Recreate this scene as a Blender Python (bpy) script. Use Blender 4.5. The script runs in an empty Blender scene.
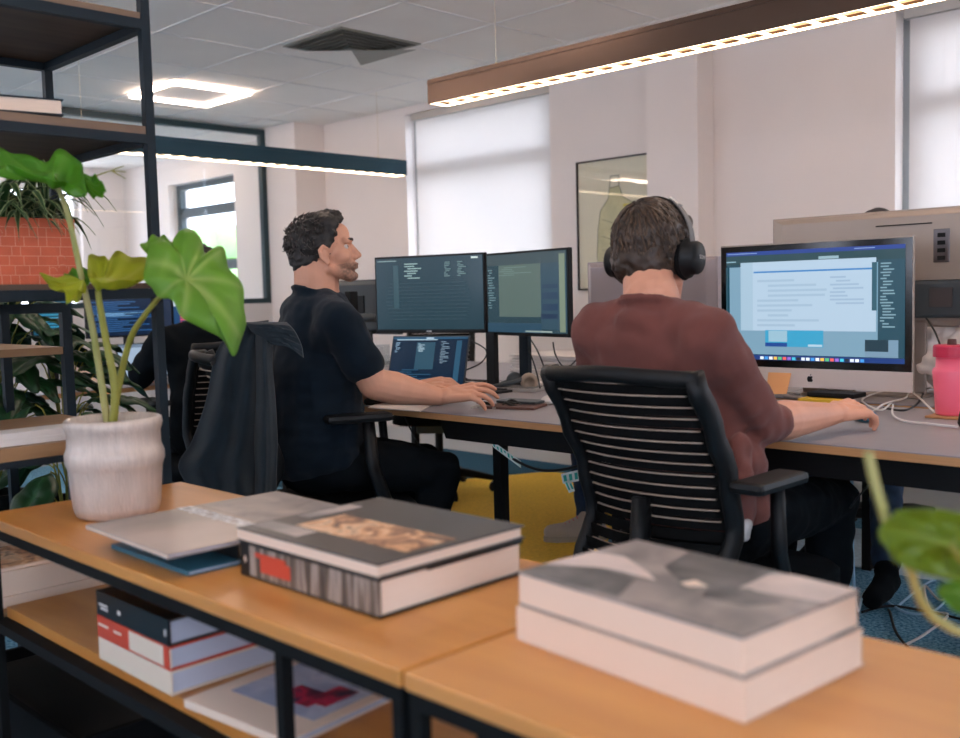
import bpy, bmesh, math, random
from mathutils import Vector as V, Matrix, Quaternion, noise
random.seed(7)
C = bpy.context.scene.collection
PI = math.pi
# ------------------------------------------------------------------ camera
F = 1008.9; H = 1.10
YAW, PIT, ROL = (math.radians(a) for a in (44.7467, 4.3196, -1.423))
FW = V((math.cos(PIT)*math.cos(YAW), math.cos(PIT)*math.sin(YAW), -math.sin(PIT)))
_r = FW.cross(V((0, 0, 1))).normalized(); _u = _r.cross(FW)
RT = _r*math.cos(ROL) + _u*math.sin(ROL); UP = _u*math.cos(ROL) - _r*math.sin(ROL)
CAM = V((0, 0, H))
def ray(x, y): return FW + RT*((x-480)/F) - UP*((y-369)/F)
def at(x, y, t): return CAM + ray(x, y)*t
def gz(x, y, z): d = ray(x, y); return CAM + d*((z-H)/d.z)
def gx(x, y, X): d = ray(x, y); return CAM + d*(X/d.x)
def gy(x, y, Y): d = ray(x, y); return CAM + d*(Y/d.y)
cd = bpy.data.cameras.new('camera'); cam = bpy.data.objects.new('camera', cd); C.objects.link(cam)
M3 = Matrix((RT, UP, -FW)).transposed()
cam.matrix_world = Matrix.Translation(CAM) @ M3.to_4x4()
cd.sensor_width = 36; cd.lens = F/960*36; cd.clip_start = .02
cd.dof.use_dof = True; cd.dof.focus_distance = 2.9; cd.dof.aperture_fstop = 3.4
bpy.context.scene.camera = cam
# ------------------------------------------------------------------ materials
def lin(c):
    if isinstance(c, str): c = tuple(int(c[i:i+2], 16)/255 for i in (0, 2, 4))
    return tuple((v/12.92 if v <= .04045 else ((v+.055)/1.055)**2.4) for v in c) + (1,)
def mat(name, col, rough=.6, metal=0, em=0, emc=None, var=0, vs=20, bump=0, bs=200, stretch=None, spec=.5, trans=0, alpha=1, coat=0, attr=None, col2=None, sheen=0):
    m = bpy.data.materials.new(name); m.use_nodes = True; nt = m.node_tree; b = nt.nodes['Principled BSDF']; L = nt.links
    c = lin(col); b.inputs['Base Color'].default_value = c
    b.inputs['Roughness'].default_value = rough; b.inputs['Metallic'].default_value = metal
    b.inputs['Specular IOR Level'].default_value = spec; b.inputs['Transmission Weight'].default_value = trans
    b.inputs['Alpha'].default_value = alpha; b.inputs['Coat Weight'].default_value = coat
    if sheen: b.inputs['Sheen Weight'].default_value = sheen
    if em: b.inputs['Emission Color'].default_value = lin(emc or col); b.inputs['Emission Strength'].default_value = em
    def coords(s):
        tc = nt.nodes.new('ShaderNodeTexCoord'); mp = nt.nodes.new('ShaderNodeMapping')
        if stretch: mp.inputs['Scale'].default_value = stretch
        L.new(tc.outputs['Object'], mp.inputs['Vector'])
        n = nt.nodes.new('ShaderNodeTexNoise'); n.inputs['Scale'].default_value = s; n.inputs['Detail'].default_value = 4
        L.new(mp.outputs['Vector'], n.inputs['Vector']); return n
    src = None
    if var or col2:
        n = coords(vs); r = nt.nodes.new('ShaderNodeValToRGB')
        a, e = r.color_ramp.elements; a.position = .3; e.position = .7
        if col2: a.color = c; e.color = lin(col2)
        else:
            a.color = tuple(max(0, v*(1-var)) for v in c[:3])+(1,); e.color = tuple(min(1, v*(1+var)) for v in c[:3])+(1,)
        L.new(n.outputs['Fac'], r.inputs['Fac']); src = r.outputs['Color']; L.new(src, b.inputs['Base Color'])
    if attr:
        at_ = nt.nodes.new('ShaderNodeAttribute'); at_.attribute_name = 'tint'
        mx = nt.nodes.new('ShaderNodeMix'); mx.data_type = 'RGBA'
        L.new(at_.outputs['Fac'], mx.inputs[0])
        if src: L.new(src, mx.inputs[6])
        else: mx.inputs[6].default_value = c
        mx.inputs[7].default_value = lin(attr); L.new(mx.outputs[2], b.inputs['Base Color'])
    if bump:
        n = coords(bs); bp = nt.nodes.new('ShaderNodeBump'); bp.inputs['Strength'].default_value = bump; bp.inputs['Distance'].default_value = .01
        L.new(n.outputs['Fac'], bp.inputs['Height']); L.new(bp.outputs['Normal'], b.inputs['Normal'])
    return m
M = {}
def mk(k, *a, **kw): M[k] = mat(k, *a, **kw); return M[k]
mk('wall', 'ebe1db', .9, var=.02, vs=2); mk('ceiling', 'faf5ee', .95, var=.02, vs=3); mk('grid', 'f0ece8', .7)
mk('white_trim', 'd9d4cf', .6); mk('panel_white', 'cfcac8', .7)
mk('teal_frame', '16333a', .5); mk('steel', '16222a', .55, .1, spec=.3); mk('black', '08090b', .6, spec=.25); mk('black_soft', '0a0b0d', .85, spec=.15)
mk('table_steel', '08090a', .75, spec=.2)
mk('wood', 'd0914a', .34, col2='b97634', vs=3, stretch=(6, .8, 6)); mk('wood_right', 'd2944f', .34, col2='c48346', vs=3, stretch=(6, .8, 6))
mk('dark_wood', '4a3628', .6, col2='5d4635', vs=4, stretch=(1, 8, 8)); mk('rack_wood', '6b5443', .55, col2='7d6450', vs=4, stretch=(1, 8, 8))
mk('shelf_brown', 'a17c58', .5, col2='8c6845', vs=4, stretch=(1, 8, 8))
mk('laminate', '938d90', .5, var=.02); mk('ply', 'c18c5c', .5, var=.08, vs=8, stretch=(1, 1, 30))
mk('pages', 'e2ccb9', .8, var=.04, vs=30, stretch=(1, 1, 60)); mk('pages_grey', 'b9bccb', .8, var=.04, vs=30, stretch=(1, 1, 60))
mk('cover_cream', 'e5ccb8', .6); mk('cover_dark', '3c3836', .35); mk('cover_black', '0f1012', .35); mk('cover_red', 'c8452c', .5)
mk('cloth_navy', '101c26', .9, var=.12, vs=12, bump=.15, bs=400, sheen=.08, spec=.15)
mk('cloth_maroon', '74463f', .95, var=.1, vs=14, bump=.3, bs=700, sheen=.1, spec=.15)
mk('cloth_black', '0d1216', .95, var=.2, vs=10, bump=.1, bs=400, spec=.12); mk('denim', '1d3550', .9, var=.25, vs=30, bump=.2, bs=500)
mk('jacket', '232d34', .9, var=.25, vs=9, bump=.25, bs=500, sheen=.12, spec=.15); mk('cloth_white', 'c9c1bc', .9)
mk('skin', 'd59c80', .5, var=.07, vs=14, attr='705648', spec=.35); mk('skin_warm', 'd99c80', .5, var=.06, vs=14, attr='b98060', spec=.35)
mk('hair_dark', '221d1b', .55, var=.4, vs=60); mk('hair_grey', '4b433f', .55, var=.3, vs=60)
mk('hair_brown', '36271d', .5, var=.5, vs=50); mk('hair_light', '54402f', .5, var=.3, vs=60)
mk('mesh_black', '060708', .8, spec=.15); mk('rib_tan', 'a08d7d', .45); mk('plastic_black', '0b0d0f', .5, spec=.3); mk('plastic_grey', '3b4246', .5)
mk('alu', 'a3968c', .4, .4); mk('alu_chin', 'dccbc2', .45, .1); mk('alu_dark', '6d6768', .35, .8); mk('alu_mauve', '9d9498', .4, .2); mk('silver', 'b9b6b2', .35, .6)
mk('glass_black', '07090b', .12); mk('shoe', 'b9b0a6', .7, var=.06, vs=20); mk('shoe_sole', 'a8a196', .7)
mk('blue_carpet', '2a5f80', .98, var=.2, vs=60, bump=.6, bs=300)
mk('cable_white', 'd8d4d2', .5); mk('cable_black', '0d0f11', .5); mk('cable_blue', '9dc3dc', .5)
mk('ceramic', 'c9b8ac', .28, var=.1, vs=16, stretch=(5, 5, 1), bump=.25, bs=60, coat=.35)
mk('soil', '4b3a2d', .9, var=.3, bump=.6, bs=80)
mk('terracotta', 'cf6443', .75, var=.1, vs=30, attr='d98a6c', bump=.2, bs=150)
for n, a, v in (('leaf_light', '6b9a32', 'a9bd66'), ('leaf_yellow', 'a3ab2c', 'c3c45c'), ('leaf_olive', '6d8420', '8a9c3c'), ('leaf_mid', '4e8a22', '6d9d3a'), ('leaf_dark', '173d1d', '2d5b34'), ('leaf_deep', '0e2a16', '4e7a55')):
    mk(n, a, .42, var=.16, vs=12, attr=v, spec=.4)
    b = M[n].node_tree.nodes['Principled BSDF']; b.inputs['Subsurface Weight'].default_value = 0
for n in ('leaf_light', 'leaf_yellow', 'leaf_mid', 'leaf_olive'):      # thin leaves let light through
    nt = M[n].node_tree; b = nt.nodes['Principled BSDF']; o = nt.nodes['Material Output']
    tr = nt.nodes.new('ShaderNodeBsdfTranslucent'); tr.inputs['Color'].default_value = lin({'leaf_light': 'a3cc4e', 'leaf_yellow': 'd2cf3c', 'leaf_mid': '86c03a', 'leaf_olive': '9aa832'}[n])
    mx = nt.nodes.new('ShaderNodeMixShader'); mx.inputs[0].default_value = .4
    nt.links.new(b.outputs[0], mx.inputs[1]); nt.links.new(tr.outputs[0], mx.inputs[2]); nt.links.new(mx.outputs[0], o.inputs[0])
mk('stem_pale', 'aca06a', .5, col2='8f9048', vs=9); mk('stem_olive', '7d7d2a', .5, col2='98933c', vs=9)
mk('blade_green', '1d421b', .5, attr='c7cf9a')
mk('led', 'ffe0b4', .5, em=4, emc='ffe2be'); mk('led_panel', 'fff0e0', .5, em=14, emc='ffe4d2'); mk('led_cell', 'b9a58c', .5)
mk('lamp_body', '5a463a', .28, .6); mk('lamp_teal', '2a4a58', .35, .5); mk('wire', 'd9c8a8', .4, .6)
mk('bottle', 'ff6f88', .3); mk('bottle_lid', 'c92b4c', .35); mk('orange_note', 'eeaa70', .8); mk('yellow', 'd9a91e', .5)
mk('bag', 'e6dad2', .85, var=.05); mk('grey_soft', '706c6a', .6); mk('tan_pad', '9b8a7a', .6)
mk('tape', 'dfe9e6', .5); mk('tape_teal', '2fae9d', .5); mk('paper', 'ded6d0', .8); mk('ink_white', 'faf8f6', .6); mk('notebook', '5b3b33', .6)
mk('tray_blue', '2f6478', .45); mk('vent_shade_tone', '4d4f47', .6); mk('vent_light', '9c998f', .6)
mk('pale_ground', 'a09e98', .9); mk('vent_half_shade_tone', 'a3a198', .7); mk('grass', '6ea046', .9, var=.3, vs=3); mk('brown_box', '6c5540', .7)
def glass(name, tint, rough=0, refl=.05):
    m = bpy.data.materials.new(name); m.use_nodes = True; nt = m.node_tree; nt.nodes.remove(nt.nodes['Principled BSDF'])
    t = nt.nodes.new('ShaderNodeBsdfTransparent'); t.inputs[0].default_value = tint
    g = nt.nodes.new('ShaderNodeBsdfGlossy'); g.inputs['Roughness'].default_value = rough
    x = nt.nodes.new('ShaderNodeMixShader'); x.inputs[0].default_value = refl
    nt.links.new(t.outputs[0], x.inputs[1]); nt.links.new(g.outputs[0], x.inputs[2])
    nt.links.new(x.outputs[0], nt.nodes['Material Output'].inputs[0]); M[name] = m
glass('pane', (.96, .98, .98, 1)); glass('pane_tint', (.9, .92, .93, 1))
def blind_mat():
    m = bpy.data.materials.new('blind_fabric'); m.use_nodes = True; nt = m.node_tree; nt.nodes.remove(nt.nodes['Principled BSDF'])
    d = nt.nodes.new('ShaderNodeBsdfDiffuse'); d.inputs[0].default_value = lin('e8e4e4')
    t = nt.nodes.new('ShaderNodeBsdfTranslucent'); t.inputs[0].default_value = lin('efebe6')
    p = nt.nodes.new('ShaderNodeBsdfTransparent'); p.inputs[0].default_value = (1, 1, 1, 1)
    a = nt.nodes.new('ShaderNodeMixShader'); a.inputs[0].default_value = .4; b = nt.nodes.new('ShaderNodeMixShader'); b.inputs[0].default_value = .07
    nt.links.new(d.outputs[0], a.inputs[1]); nt.links.new(t.outputs[0], a.inputs[2]); nt.links.new(a.outputs[0], b.inputs[1]); nt.links.new(p.outputs[0], b.inputs[2])
    nt.links.new(b.outputs[0], nt.nodes['Material Output'].inputs[0]); M['blind'] = m
blind_mat()
# ------------------------------------------------------------------ mesh helpers
def tag(o, label=None, cat=None, group=None, kind=None):
    if label: o['label'] = label
    if cat: o['category'] = cat
    if group: o['group'] = group
    if kind: o['kind'] = kind
    return o
def empty(name, loc, rz=0, label=None, cat=None, group=None):
    o = bpy.data.objects.new(name, None); C.objects.link(o); o.location = loc; o.rotation_euler = (0, 0, rz)
    o.empty_display_size = .05
    return tag(o, label, cat, group)
class B:
    """collects shapes in world (or local) coordinates"""
    def __init__(s): s.v = []; s.f = []; s.m = []; s.a = None
    def add(s, vs, fs, mi=0):
        n = len(s.v); s.v += [tuple(p) for p in vs]; s.f += [tuple(i+n for i in f) for f in fs]; s.m += [mi]*len(fs); return s
    def hexa(s, p, mi=0):   # 8 points: bottom 4 ccw, top 4
        return s.add(p, [(3, 2, 1, 0), (4, 5, 6, 7), (0, 1, 5, 4), (1, 2, 6, 5), (2, 3, 7, 6), (3, 0, 4, 7)], mi)
    def box(s, x0, x1, y0, y1, z0, z1, mi=0):
        return s.hexa([(x0, y0, z0), (x1, y0, z0), (x1, y1, z0), (x0, y1, z0), (x0, y0, z1), (x1, y0, z1), (x1, y1, z1), (x0, y1, z1)], mi)
    def obox(s, c, ux, uy, uz, hx, hy, hz, mi=0):
        c = V(c); p = [c + ux*(a*hx) + uy*(b*hy) + uz*(d*hz) for d in (-1, 1) for a, b in ((-1, -1), (1, -1), (1, 1), (-1, 1))]
        return s.hexa(p, mi)
    def prism(s, poly, d, mi=0):
        n = len(poly); d = V(d); a = [V(p) for p in poly]; vs = a+[p+d for p in a]
        return s.add(vs, [tuple(range(n))[::-1], tuple(range(n, 2*n))]+[(i, (i+1) % n, n+(i+1) % n, n+i) for i in range(n)], mi)
    def tube(s, pts, r, n=8, mi=0, flat=1, upv=None):
        pts = [V(p) for p in pts]; k = len(pts); rs = r if isinstance(r, (list, tuple)) else [r]*k
        vs = []; prev = None
        for i, p in enumerate(pts):
            t = (pts[min(i+1, k-1)]-pts[max(i-1, 0)])
            t = t.normalized() if t.length > 1e-9 else V((0, 0, 1))
            if prev is None:
                q = V(upv) if upv else (V((0, 0, 1)) if abs(t.z) < .9 else V((1, 0, 0)))
            else: q = prev
            a = (q - t*q.dot(t)).normalized(); prev = a; b = t.cross(a)
            for j in range(n):
                w = 2*PI*j/n; vs.append(p + a*(math.cos(w)*rs[i]) + b*(math.sin(w)*rs[i]*flat))
        fs = [(i*n+j, i*n+(j+1) % n, (i+1)*n+(j+1) % n, (i+1)*n+j) for i in range(k-1) for j in range(n)]
        fs += [tuple(range(n))[::-1], tuple((k-1)*n+j for j in range(n))]
        return s.add(vs, fs, mi)
    def lathe(s, prof, c=(0, 0, 0), n=40, mi=0, sx=1, sy=1):
        c = V(c); k = len(prof); vs = []
        for r, z in prof:
            for j in range(n):
                w = 2*PI*j/n; vs.append(c+V((math.cos(w)*max(r, 1e-5)*sx, math.sin(w)*max(r, 1e-5)*sy, z)))
        fs = [(i*n+j, i*n+(j+1) % n, (i+1)*n+(j+1) % n, (i+1)*n+j) for i in range(k-1) for j in range(n)]
        fs += [tuple(range(n))[::-1], tuple((k-1)*n+j for j in range(n))]
        return s.add(vs, fs, mi)
    def ell(s, c, r, R=None, n=16, m=10, mi=0):
        c = V(c); R = R or Matrix.Identity(3); vs = [c+R@V((0, 0, r[2]))]
        for i in range(1, m):
            a = PI*i/m
            for j in range(n):
                w = 2*PI*j/n; vs.append(c+R@V((r[0]*math.sin(a)*math.cos(w), r[1]*math.sin(a)*math.sin(w), r[2]*math.cos(a))))
        vs.append(c-R@V((0, 0, r[2]))); e = len(vs)-1
        fs = [(0, 1+j, 1+(j+1) % n) for j in range(n)]
        fs += [(1+i*n+j, 1+(i+1)*n+j, 1+(i+1)*n+(j+1) % n, 1+i*n+(j+1) % n) for i in range(m-2) for j in range(n)]
        fs += [(1+(m-2)*n+j, e, 1+(m-2)*n+(j+1) % n) for j in range(n)]
        return s.add(vs, fs, mi)
    def cap(s, p, r0, q, r1, n=16, mi=0):      # tapered capsule, closed
        p, q = V(p), V(q); d = q-p; L = d.length
        if L < 1e-6: return s.ell(p, (r0,)*3, mi=mi)
        t = d/L; pts = []; rs = []
        for i in range(5): a = PI/2*(1-i/4); pts.append(p-t*(r0*math.sin(a))); rs.append(max(1e-4, r0*math.cos(a)))
        for i in range(1, 4): f = i/4; pts.append(p+d*f); rs.append(r0+(r1-r0)*f)
        for i in range(5): a = PI/2*i/4; pts.append(q+t*(r1*math.sin(a))); rs.append(max(1e-4, r1*math.cos(a)))
        return s.tube(pts, rs, n, mi)
    def ecap(s, p, q, side, a0, b0, a1, b1, k=7, mi=0):   # chain of flattened ellipsoids
        p, q = V(p), V(q); ax = (q-p).normalized(); sd = V(side); sd = (sd-ax*sd.dot(ax)).normalized(); fr = sd.cross(ax)
        R = Matrix((sd, fr, ax)).transposed()
        for i in range(k):
            f = i/(k-1); a = a0+(a1-a0)*f; b = b0+(b1-b0)*f
            s.ell(p.lerp(q, f), (a, b, max(a, b)*.6), R, 20, 10, mi)
        return s
    def mesh(s, name):
        me = bpy.data.meshes.new(name); me.from_pydata(s.v, [], s.f); me.update(); return me
    def build(s, name, mats, parent=None, smooth=False, bevel=0, local=False, sub=0):
        me = s.mesh(name); mats = mats if isinstance(mats, (list, tuple)) else [mats]
        for m in mats: me.materials.append(M[m] if isinstance(m, str) else m)
        for p, i in zip(me.polygons, s.m): p.material_index = i; p.use_smooth = smooth
        bm = bmesh.new(); bm.from_mesh(me)
        if bevel: bmesh.ops.bevel(bm, geom=[e for e in bm.edges if e.is_manifold and e.calc_face_angle(0) > .6], offset=bevel, segments=2, affect='EDGES', profile=.6)
        bmesh.ops.recalc_face_normals(bm, faces=bm.faces); bm.to_mesh(me); bm.free()
        if s.a is not None:
            ca = me.attributes.new('tint', 'FLOAT', 'POINT')
            for i, x in enumerate(s.a): ca.data[i].value = x
        o = bpy.data.objects.new(name, me); C.objects.link(o)
        if parent is not None:
            o.parent = parent
            if not local:
                o.matrix_parent_inverse = (wm(parent)).inverted()
        if sub:
            md = o.modifiers.new('s', 'SUBSURF'); md.levels = sub; md.render_levels = sub
        return o
def wm(o):
    m = Matrix.Translation(o.location) @ o.rotation_euler.to_matrix().to_4x4()
    if o.type == 'MESH' and o.parent is not None: return wm(o.parent) @ o.matrix_parent_inverse @ m
    return (wm(o.parent) @ m) if o.parent else m
def remesh(b, name, mt, parent, vox=.006, sm=4, disp=None, mats2=None, tint=None, local=False):
    me = b.mesh('tmp'); o = bpy.data.objects.new('tmp', me); C.objects.link(o)
    bm = bmesh.new(); bm.from_mesh(me); bmesh.ops.recalc_face_normals(bm, faces=bm.faces); bm.to_mesh(me); bm.free()
    md = o.modifiers.new('r', 'REMESH'); md.mode = 'VOXEL'; md.voxel_size = vox
    if sm: m2 = o.modifiers.new('s', 'SMOOTH'); m2.iterations = sm; m2.factor = .5
    dg = bpy.context.evaluated_depsgraph_get(); dg.update()
    nm = bpy.data.meshes.new_from_object(o.evaluated_get(dg)); bpy.data.objects.remove(o)
    nm.name = name; nm.materials.clear()
    for m in (mt if isinstance(mt, (list, tuple)) else [mt]): nm.materials.append(M[m])
    if disp:
        ns = [v.normal.copy() for v in nm.vertices]
        for v, n in zip(nm.vertices, ns): v.co = v.co + n*disp(v.co, n)
    if tint:
        ca = nm.attributes.new('tint', 'FLOAT', 'POINT')
        for i, v in enumerate(nm.vertices): ca.data[i].value = tint(v.co)
    for p in nm.polygons: p.use_smooth = True
    r = bpy.data.objects.new(name, nm); C.objects.link(r)
    if parent is not None:
        r.parent = parent
        if not local: r.matrix_parent_inverse = wm(parent).inverted()
    return r
def bez(p0, p1, p2, p3, n=12):
    p0, p1, p2, p3 = V(p0), V(p1), V(p2), V(p3); out = []
    for i in range(n+1):
        t = i/n; out.append(p0*(1-t)**3+p1*3*t*(1-t)**2+p2*3*t*t*(1-t)+p3*t**3)
    return out
def crom(P, n=6):
    P = [V(p) for p in P]; out = []
    for i in range(len(P)-1):
        a = P[max(0, i-1)]; b = P[i]; c = P[i+1]; d = P[min(len(P)-1, i+2)]
        for j in range(n):
            t = j/n; out.append(.5*((2*b)+(c-a)*t+(2*a-5*b+4*c-d)*t*t+(3*b-a-3*c+d)*t**3))
    return out+[P[-1]]
# ================================================================== ROOM
def struct(o): o['kind'] = 'structure'; return o
XW = 4.88; CZ = 2.44; YE = 9.9; XL = -2.2; YB = -2.2
def floor_mat():
    m = bpy.data.materials.new('carpet'); m.use_nodes = True; nt = m.node_tree; L = nt.links; b = nt.nodes['Principled BSDF']
    b.inputs['Roughness'].default_value = .97; b.inputs['Specular IOR Level'].default_value = .15
    tc = nt.nodes.new('ShaderNodeTexCoord'); n = nt.nodes.new('ShaderNodeTexNoise'); n.inputs['Scale'].default_value = 90; n.inputs['Detail'].default_value = 3
    L.new(tc.outputs['Object'], n.inputs['Vector']); r = nt.nodes.new('ShaderNodeValToRGB')
    r.color_ramp.elements[0].position = .35; r.color_ramp.elements[1].position = .65
    r.color_ramp.elements[0].color = lin('306a88'); r.color_ramp.elements[1].color = lin('86b6ce')
    L.new(n.outputs['Fac'], r.inputs['Fac']); L.new(r.outputs['Color'], b.inputs['Base Color'])
    bp = nt.nodes.new('ShaderNodeBump'); bp.inputs['Strength'].default_value = .5; bp.inputs['Distance'].default_value = .004
    L.new(n.outputs['Fac'], bp.inputs['Height']); L.new(bp.outputs['Normal'], b.inputs['Normal']); M['carpet'] = m
floor_mat()
mk('carpet_yellow', 'f6c848', .98, var=.12, vs=70, bump=.4, bs=300); mk('carpet_grey', '5d6167', .98, var=.3, vs=70, bump=.4, bs=300)
mk('carpet_teal', '1c5670', .98, var=.15, vs=70, bump=.4, bs=300); mk('carpet_sunlit', 'b9d0dc', .98, var=.15, vs=70, bump=.4, bs=300)
struct(B().box(XL-.1, XW+.2, YB-.1, YE+.2, -.12, 0).build('floor', 'carpet'))
def inlay(name, pts, m, z=.004): return struct(B().prism([(x, y, .0005) for x, y in pts], (0, 0, z)).build(name, m))
inlay('floor_inlay_yellow', [(2.95, 2.9), (2.95, 2.62), (3.25, 2.55), (4.62, 3.35), (4.62, 4.0), (4.05, 4.26), (3.3, 4.5), (2.6, 4.3)], 'carpet_yellow', .003)
inlay('floor_inlay_teal', [(4.62, .2), (4.86, .2), (4.86, 6.4), (3.3, 6.4), (3.3, 4.52), (4.06, 4.28), (4.63, 4.02)], 'carpet_teal', .003)
inlay('floor_inlay_grey', [(2.2, 2.9), (2.2, 2.3), (3.0, 2.1), (3.4, 2.35), (2.94, 2.6), (2.94, 2.9)], 'carpet_grey', .003)
inlay('floor_sunlit_patch', [(3.75, 1.0), (4.35, 1.0), (4.35, 2.45), (3.75, 2.45)], 'carpet_sunlit', .003)  # daylight on the blue carpet, painted as a paler patch
struct(B().box(XL-.1, XW+.2, YB-.1, YE+.2, CZ, CZ+.1).build('ceiling', 'ceiling'))
g = B()
for x in [2.556+.594*k for k in range(-8, 4)]: g.box(x-.007, x+.007, YB, YE, CZ-.004, CZ-.0005)
for y in [3.56+.594*k for k in range(-9, 11)]: g.box(XL, XW, y-.007, y+.007, CZ-.0035, CZ-.0002)
struct(g.build('ceiling_grid', 'grid'))
def wall_x(name, x0, x1, ya, yb, opens, m='wall'):      # wall in a plane X=const with openings (y0,y1,z0,z1)
    b = B(); y = ya
    for (a, c, z0, z1) in sorted(opens):
        if a > y: b.box(x0, x1, y, a, 0, CZ)
        b.box(x0, x1, a, c, 0, z0); b.box(x0, x1, a, c, z1, CZ); y = c
    b.box(x0, x1, y, yb, 0, CZ); return struct(b.build(name, m))
W1 = (4.17, 5.535, .95, 2.385); W2 = (.55, 2.01, .95, 2.385); W3 = (7.83, 9.0, .95, 2.2); W0 = (-1.6, -.1, .95, 2.385)
wall_x('wall_right', XW, XW+.22, YB, YE, [W0, W2, W1, W3])
FILL_OPENINGS = [(-1.2, .4, 1.0, 2.2), (2.6, 4.2, 1.0, 2.2), (5.8, 8.0, 1.0, 2.2)]  # unseen openings added behind the camera to let in soft fill light
wall_x('wall_left', XL-.2, XL, YB, YE, FILL_OPENINGS)
b = B(); y0, y1 = YE, YE+.2
for s in ((XL, 3.55, 0, CZ), (3.55, 4.42, 0, .9), (3.55, 4.42, 2.25, CZ), (4.42, XW, 0, CZ)): b.box(s[0], s[1], y0, y1, s[2], s[3])
struct(b.build('wall_far', 'wall'))
b = B()
for s in ((XL, -1.2, 0, CZ), (-1.2, .6, 0, 1.0), (-1.2, .6, 2.2, CZ), (.6, XW, 0, CZ)): b.box(s[0], s[1], YB-.2, YB, s[2], s[3])  # the gap in this unseen wall is also added for soft light
struct(b.build('wall_rear', 'wall'))
struct(B().box(4.72, XW, 3.0, 3.33, 0, CZ).build('wall_column_right', 'wall'))
struct(B().box(4.6, XW, 6.5, 6.95, 0, CZ).build('wall_column_far', 'wall'))
b = B()
for a, c in ((YB, 3.0), (3.33, 6.5)): b.box(XW-.018, XW, a, c, 0, .12).box(XW-.024, XW, a, c, .1, .12)
struct(b.build('baseboard_right', 'white_trim'))
b = B()
for a, c in ((YB, 3.0), (3.33, 6.5)): b.box(XW-.06, XW, a, c, .36, .46)
struct(b.build('trim_1', 'white_trim'))
# windows: frame + glazing (frame/transom geometry read through the blinds)
def window(n, x, y0, y1, z0, z1, bars_z, bars_y, m='steel', fw=.05):
    b = B(); xi, xo = x+.09, x+.14
    for a, c, d, e in ((y0, y0+fw, z0, z1), (y1-fw, y1, z0, z1)): b.box(xi, xo, a, c, d, e)
    b.box(xi, xo, y0+fw, y1-fw, z0, z0+fw); b.box(xi, xo, y0+fw, y1-fw, z1-fw, z1)
    for z in bars_z: b.box(xi, xo, y0+fw, y1-fw, z-.045, z+.045)
    for y in bars_y: b.box(xi-.002, xo+.002, y-.03, y+.03, z0+fw, z1-fw)
    o = struct(b.build(f'window_{n}', m)); 
    g = B().box(x+.112, x+.118, y0+fw, y1-fw, z0+fw, z1-fw).build('window_glass', 'pane', o)
    s = B().box(x-.02, x+.1, y0-.02, y1+.02, z0-.03, z0-.001).build('window_sill', 'white_trim', o)
    return o
mk('window_grey', '8e9496', .5)
window(1, XW, *W1, [1.99], [], 'window_grey', .06); window(2, XW, *W2, [1.95], [], 'window_grey', .1)
window(3, XW, *W3, [1.93, 1.42], [8.95], 'teal_frame', .05); window(4, XW, *W0, [1.95], [], 'window_grey')
for i, (a, c, d, e) in enumerate(FILL_OPENINGS):
    b = B(); x = XL-.12
    for p in ((a, a+.05, d, e), (c-.05, c, d, e), (a, c, d, d+.05), (a, c, e-.05, e), ((a+c)/2-.03, (a+c)/2+.03, d, e)): b.box(x-.02, x+.02, *p)
    struct(b.build(f'window_{5+i}', 'teal_frame'))  # frames for the added light openings, out of view
b = B()
for p in ((3.55, 3.6, .9, 2.25), (4.37, 4.42, .9, 2.25), (3.6, 4.37, .9, .95), (3.6, 4.37, 2.2, 2.25), (3.6, 4.37, 1.5, 1.56)): b.box(p[0], p[1], YE+.06, YE+.1, p[2], p[3])
struct(b.build('window_8', 'white_trim'))
# roller blinds
def blind(y0, y1, z0, label):
    t = empty('roller_blind', (XW, (y0+y1)/2, z0), 0, label, 'blind')
    g = B()
    n = 26
    for i in range(n):
        a = y0+(y1-y0)*i/n; c = y0+(y1-y0)*(i+1)/n
        dx = lambda y: .003*math.sin(y*9)+.002*math.sin(y*23)
        g.hexa([(XW+.03+dx(a), a, z0), (XW+.0315+dx(a), a, z0), (XW+.0315+dx(c), c, z0), (XW+.03+dx(c), c, z0),
                (XW+.03, a, 2.36), (XW+.0315, a, 2.36), (XW+.0315, c, 2.36), (XW+.03, c, 2.36)])
    g.build('fabric', 'blind', t)
    B().box(XW+.004, XW+.05, y0-.02, y1+.02, 2.335, 2.383).build('head_rail', 'silver', t, bevel=.004)
    B().box(XW+.024, XW+.037, y0, y1, z0-.02, z0+.002).build('bottom_bar', 'white_trim', t)
blind(4.19, 5.455, 1.0, 'white roller blind drawn down over the window left of the framed picture')
blind(.57, 1.955, 1.0, 'white roller blind at the right edge above the back of the silver computer')
# glass partition at the far end
p = empty('glass_partition', (2, 6.92, 0), 0, 'dark framed glass partition across the far end of the office', 'partition')
b = B(); YP = 6.92
b.box(-1.6, 4.6, YP-.025, YP+.025, 2.385, 2.43); b.box(-1.6, 4.6, YP-.025, YP+.025, 1.06, 1.10); b.box(4.555, 4.6, YP-.025, YP+.025, 1.1, 2.385)
for x in (2.0, -.2): b.box(x-.02, x+.02, YP-.025, YP+.025, 1.1, 2.385)
b.build('frame', 'teal_frame', p)
B().box(-1.6, 4.555, YP-.006, YP+.006, 1.1, 2.385).build('glazing', 'pane', p)
B().box(-1.6, 4.6, YP-.03, YP+.03, 0, 1.06).build('lower_panel', 'panel_white', p)
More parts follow.
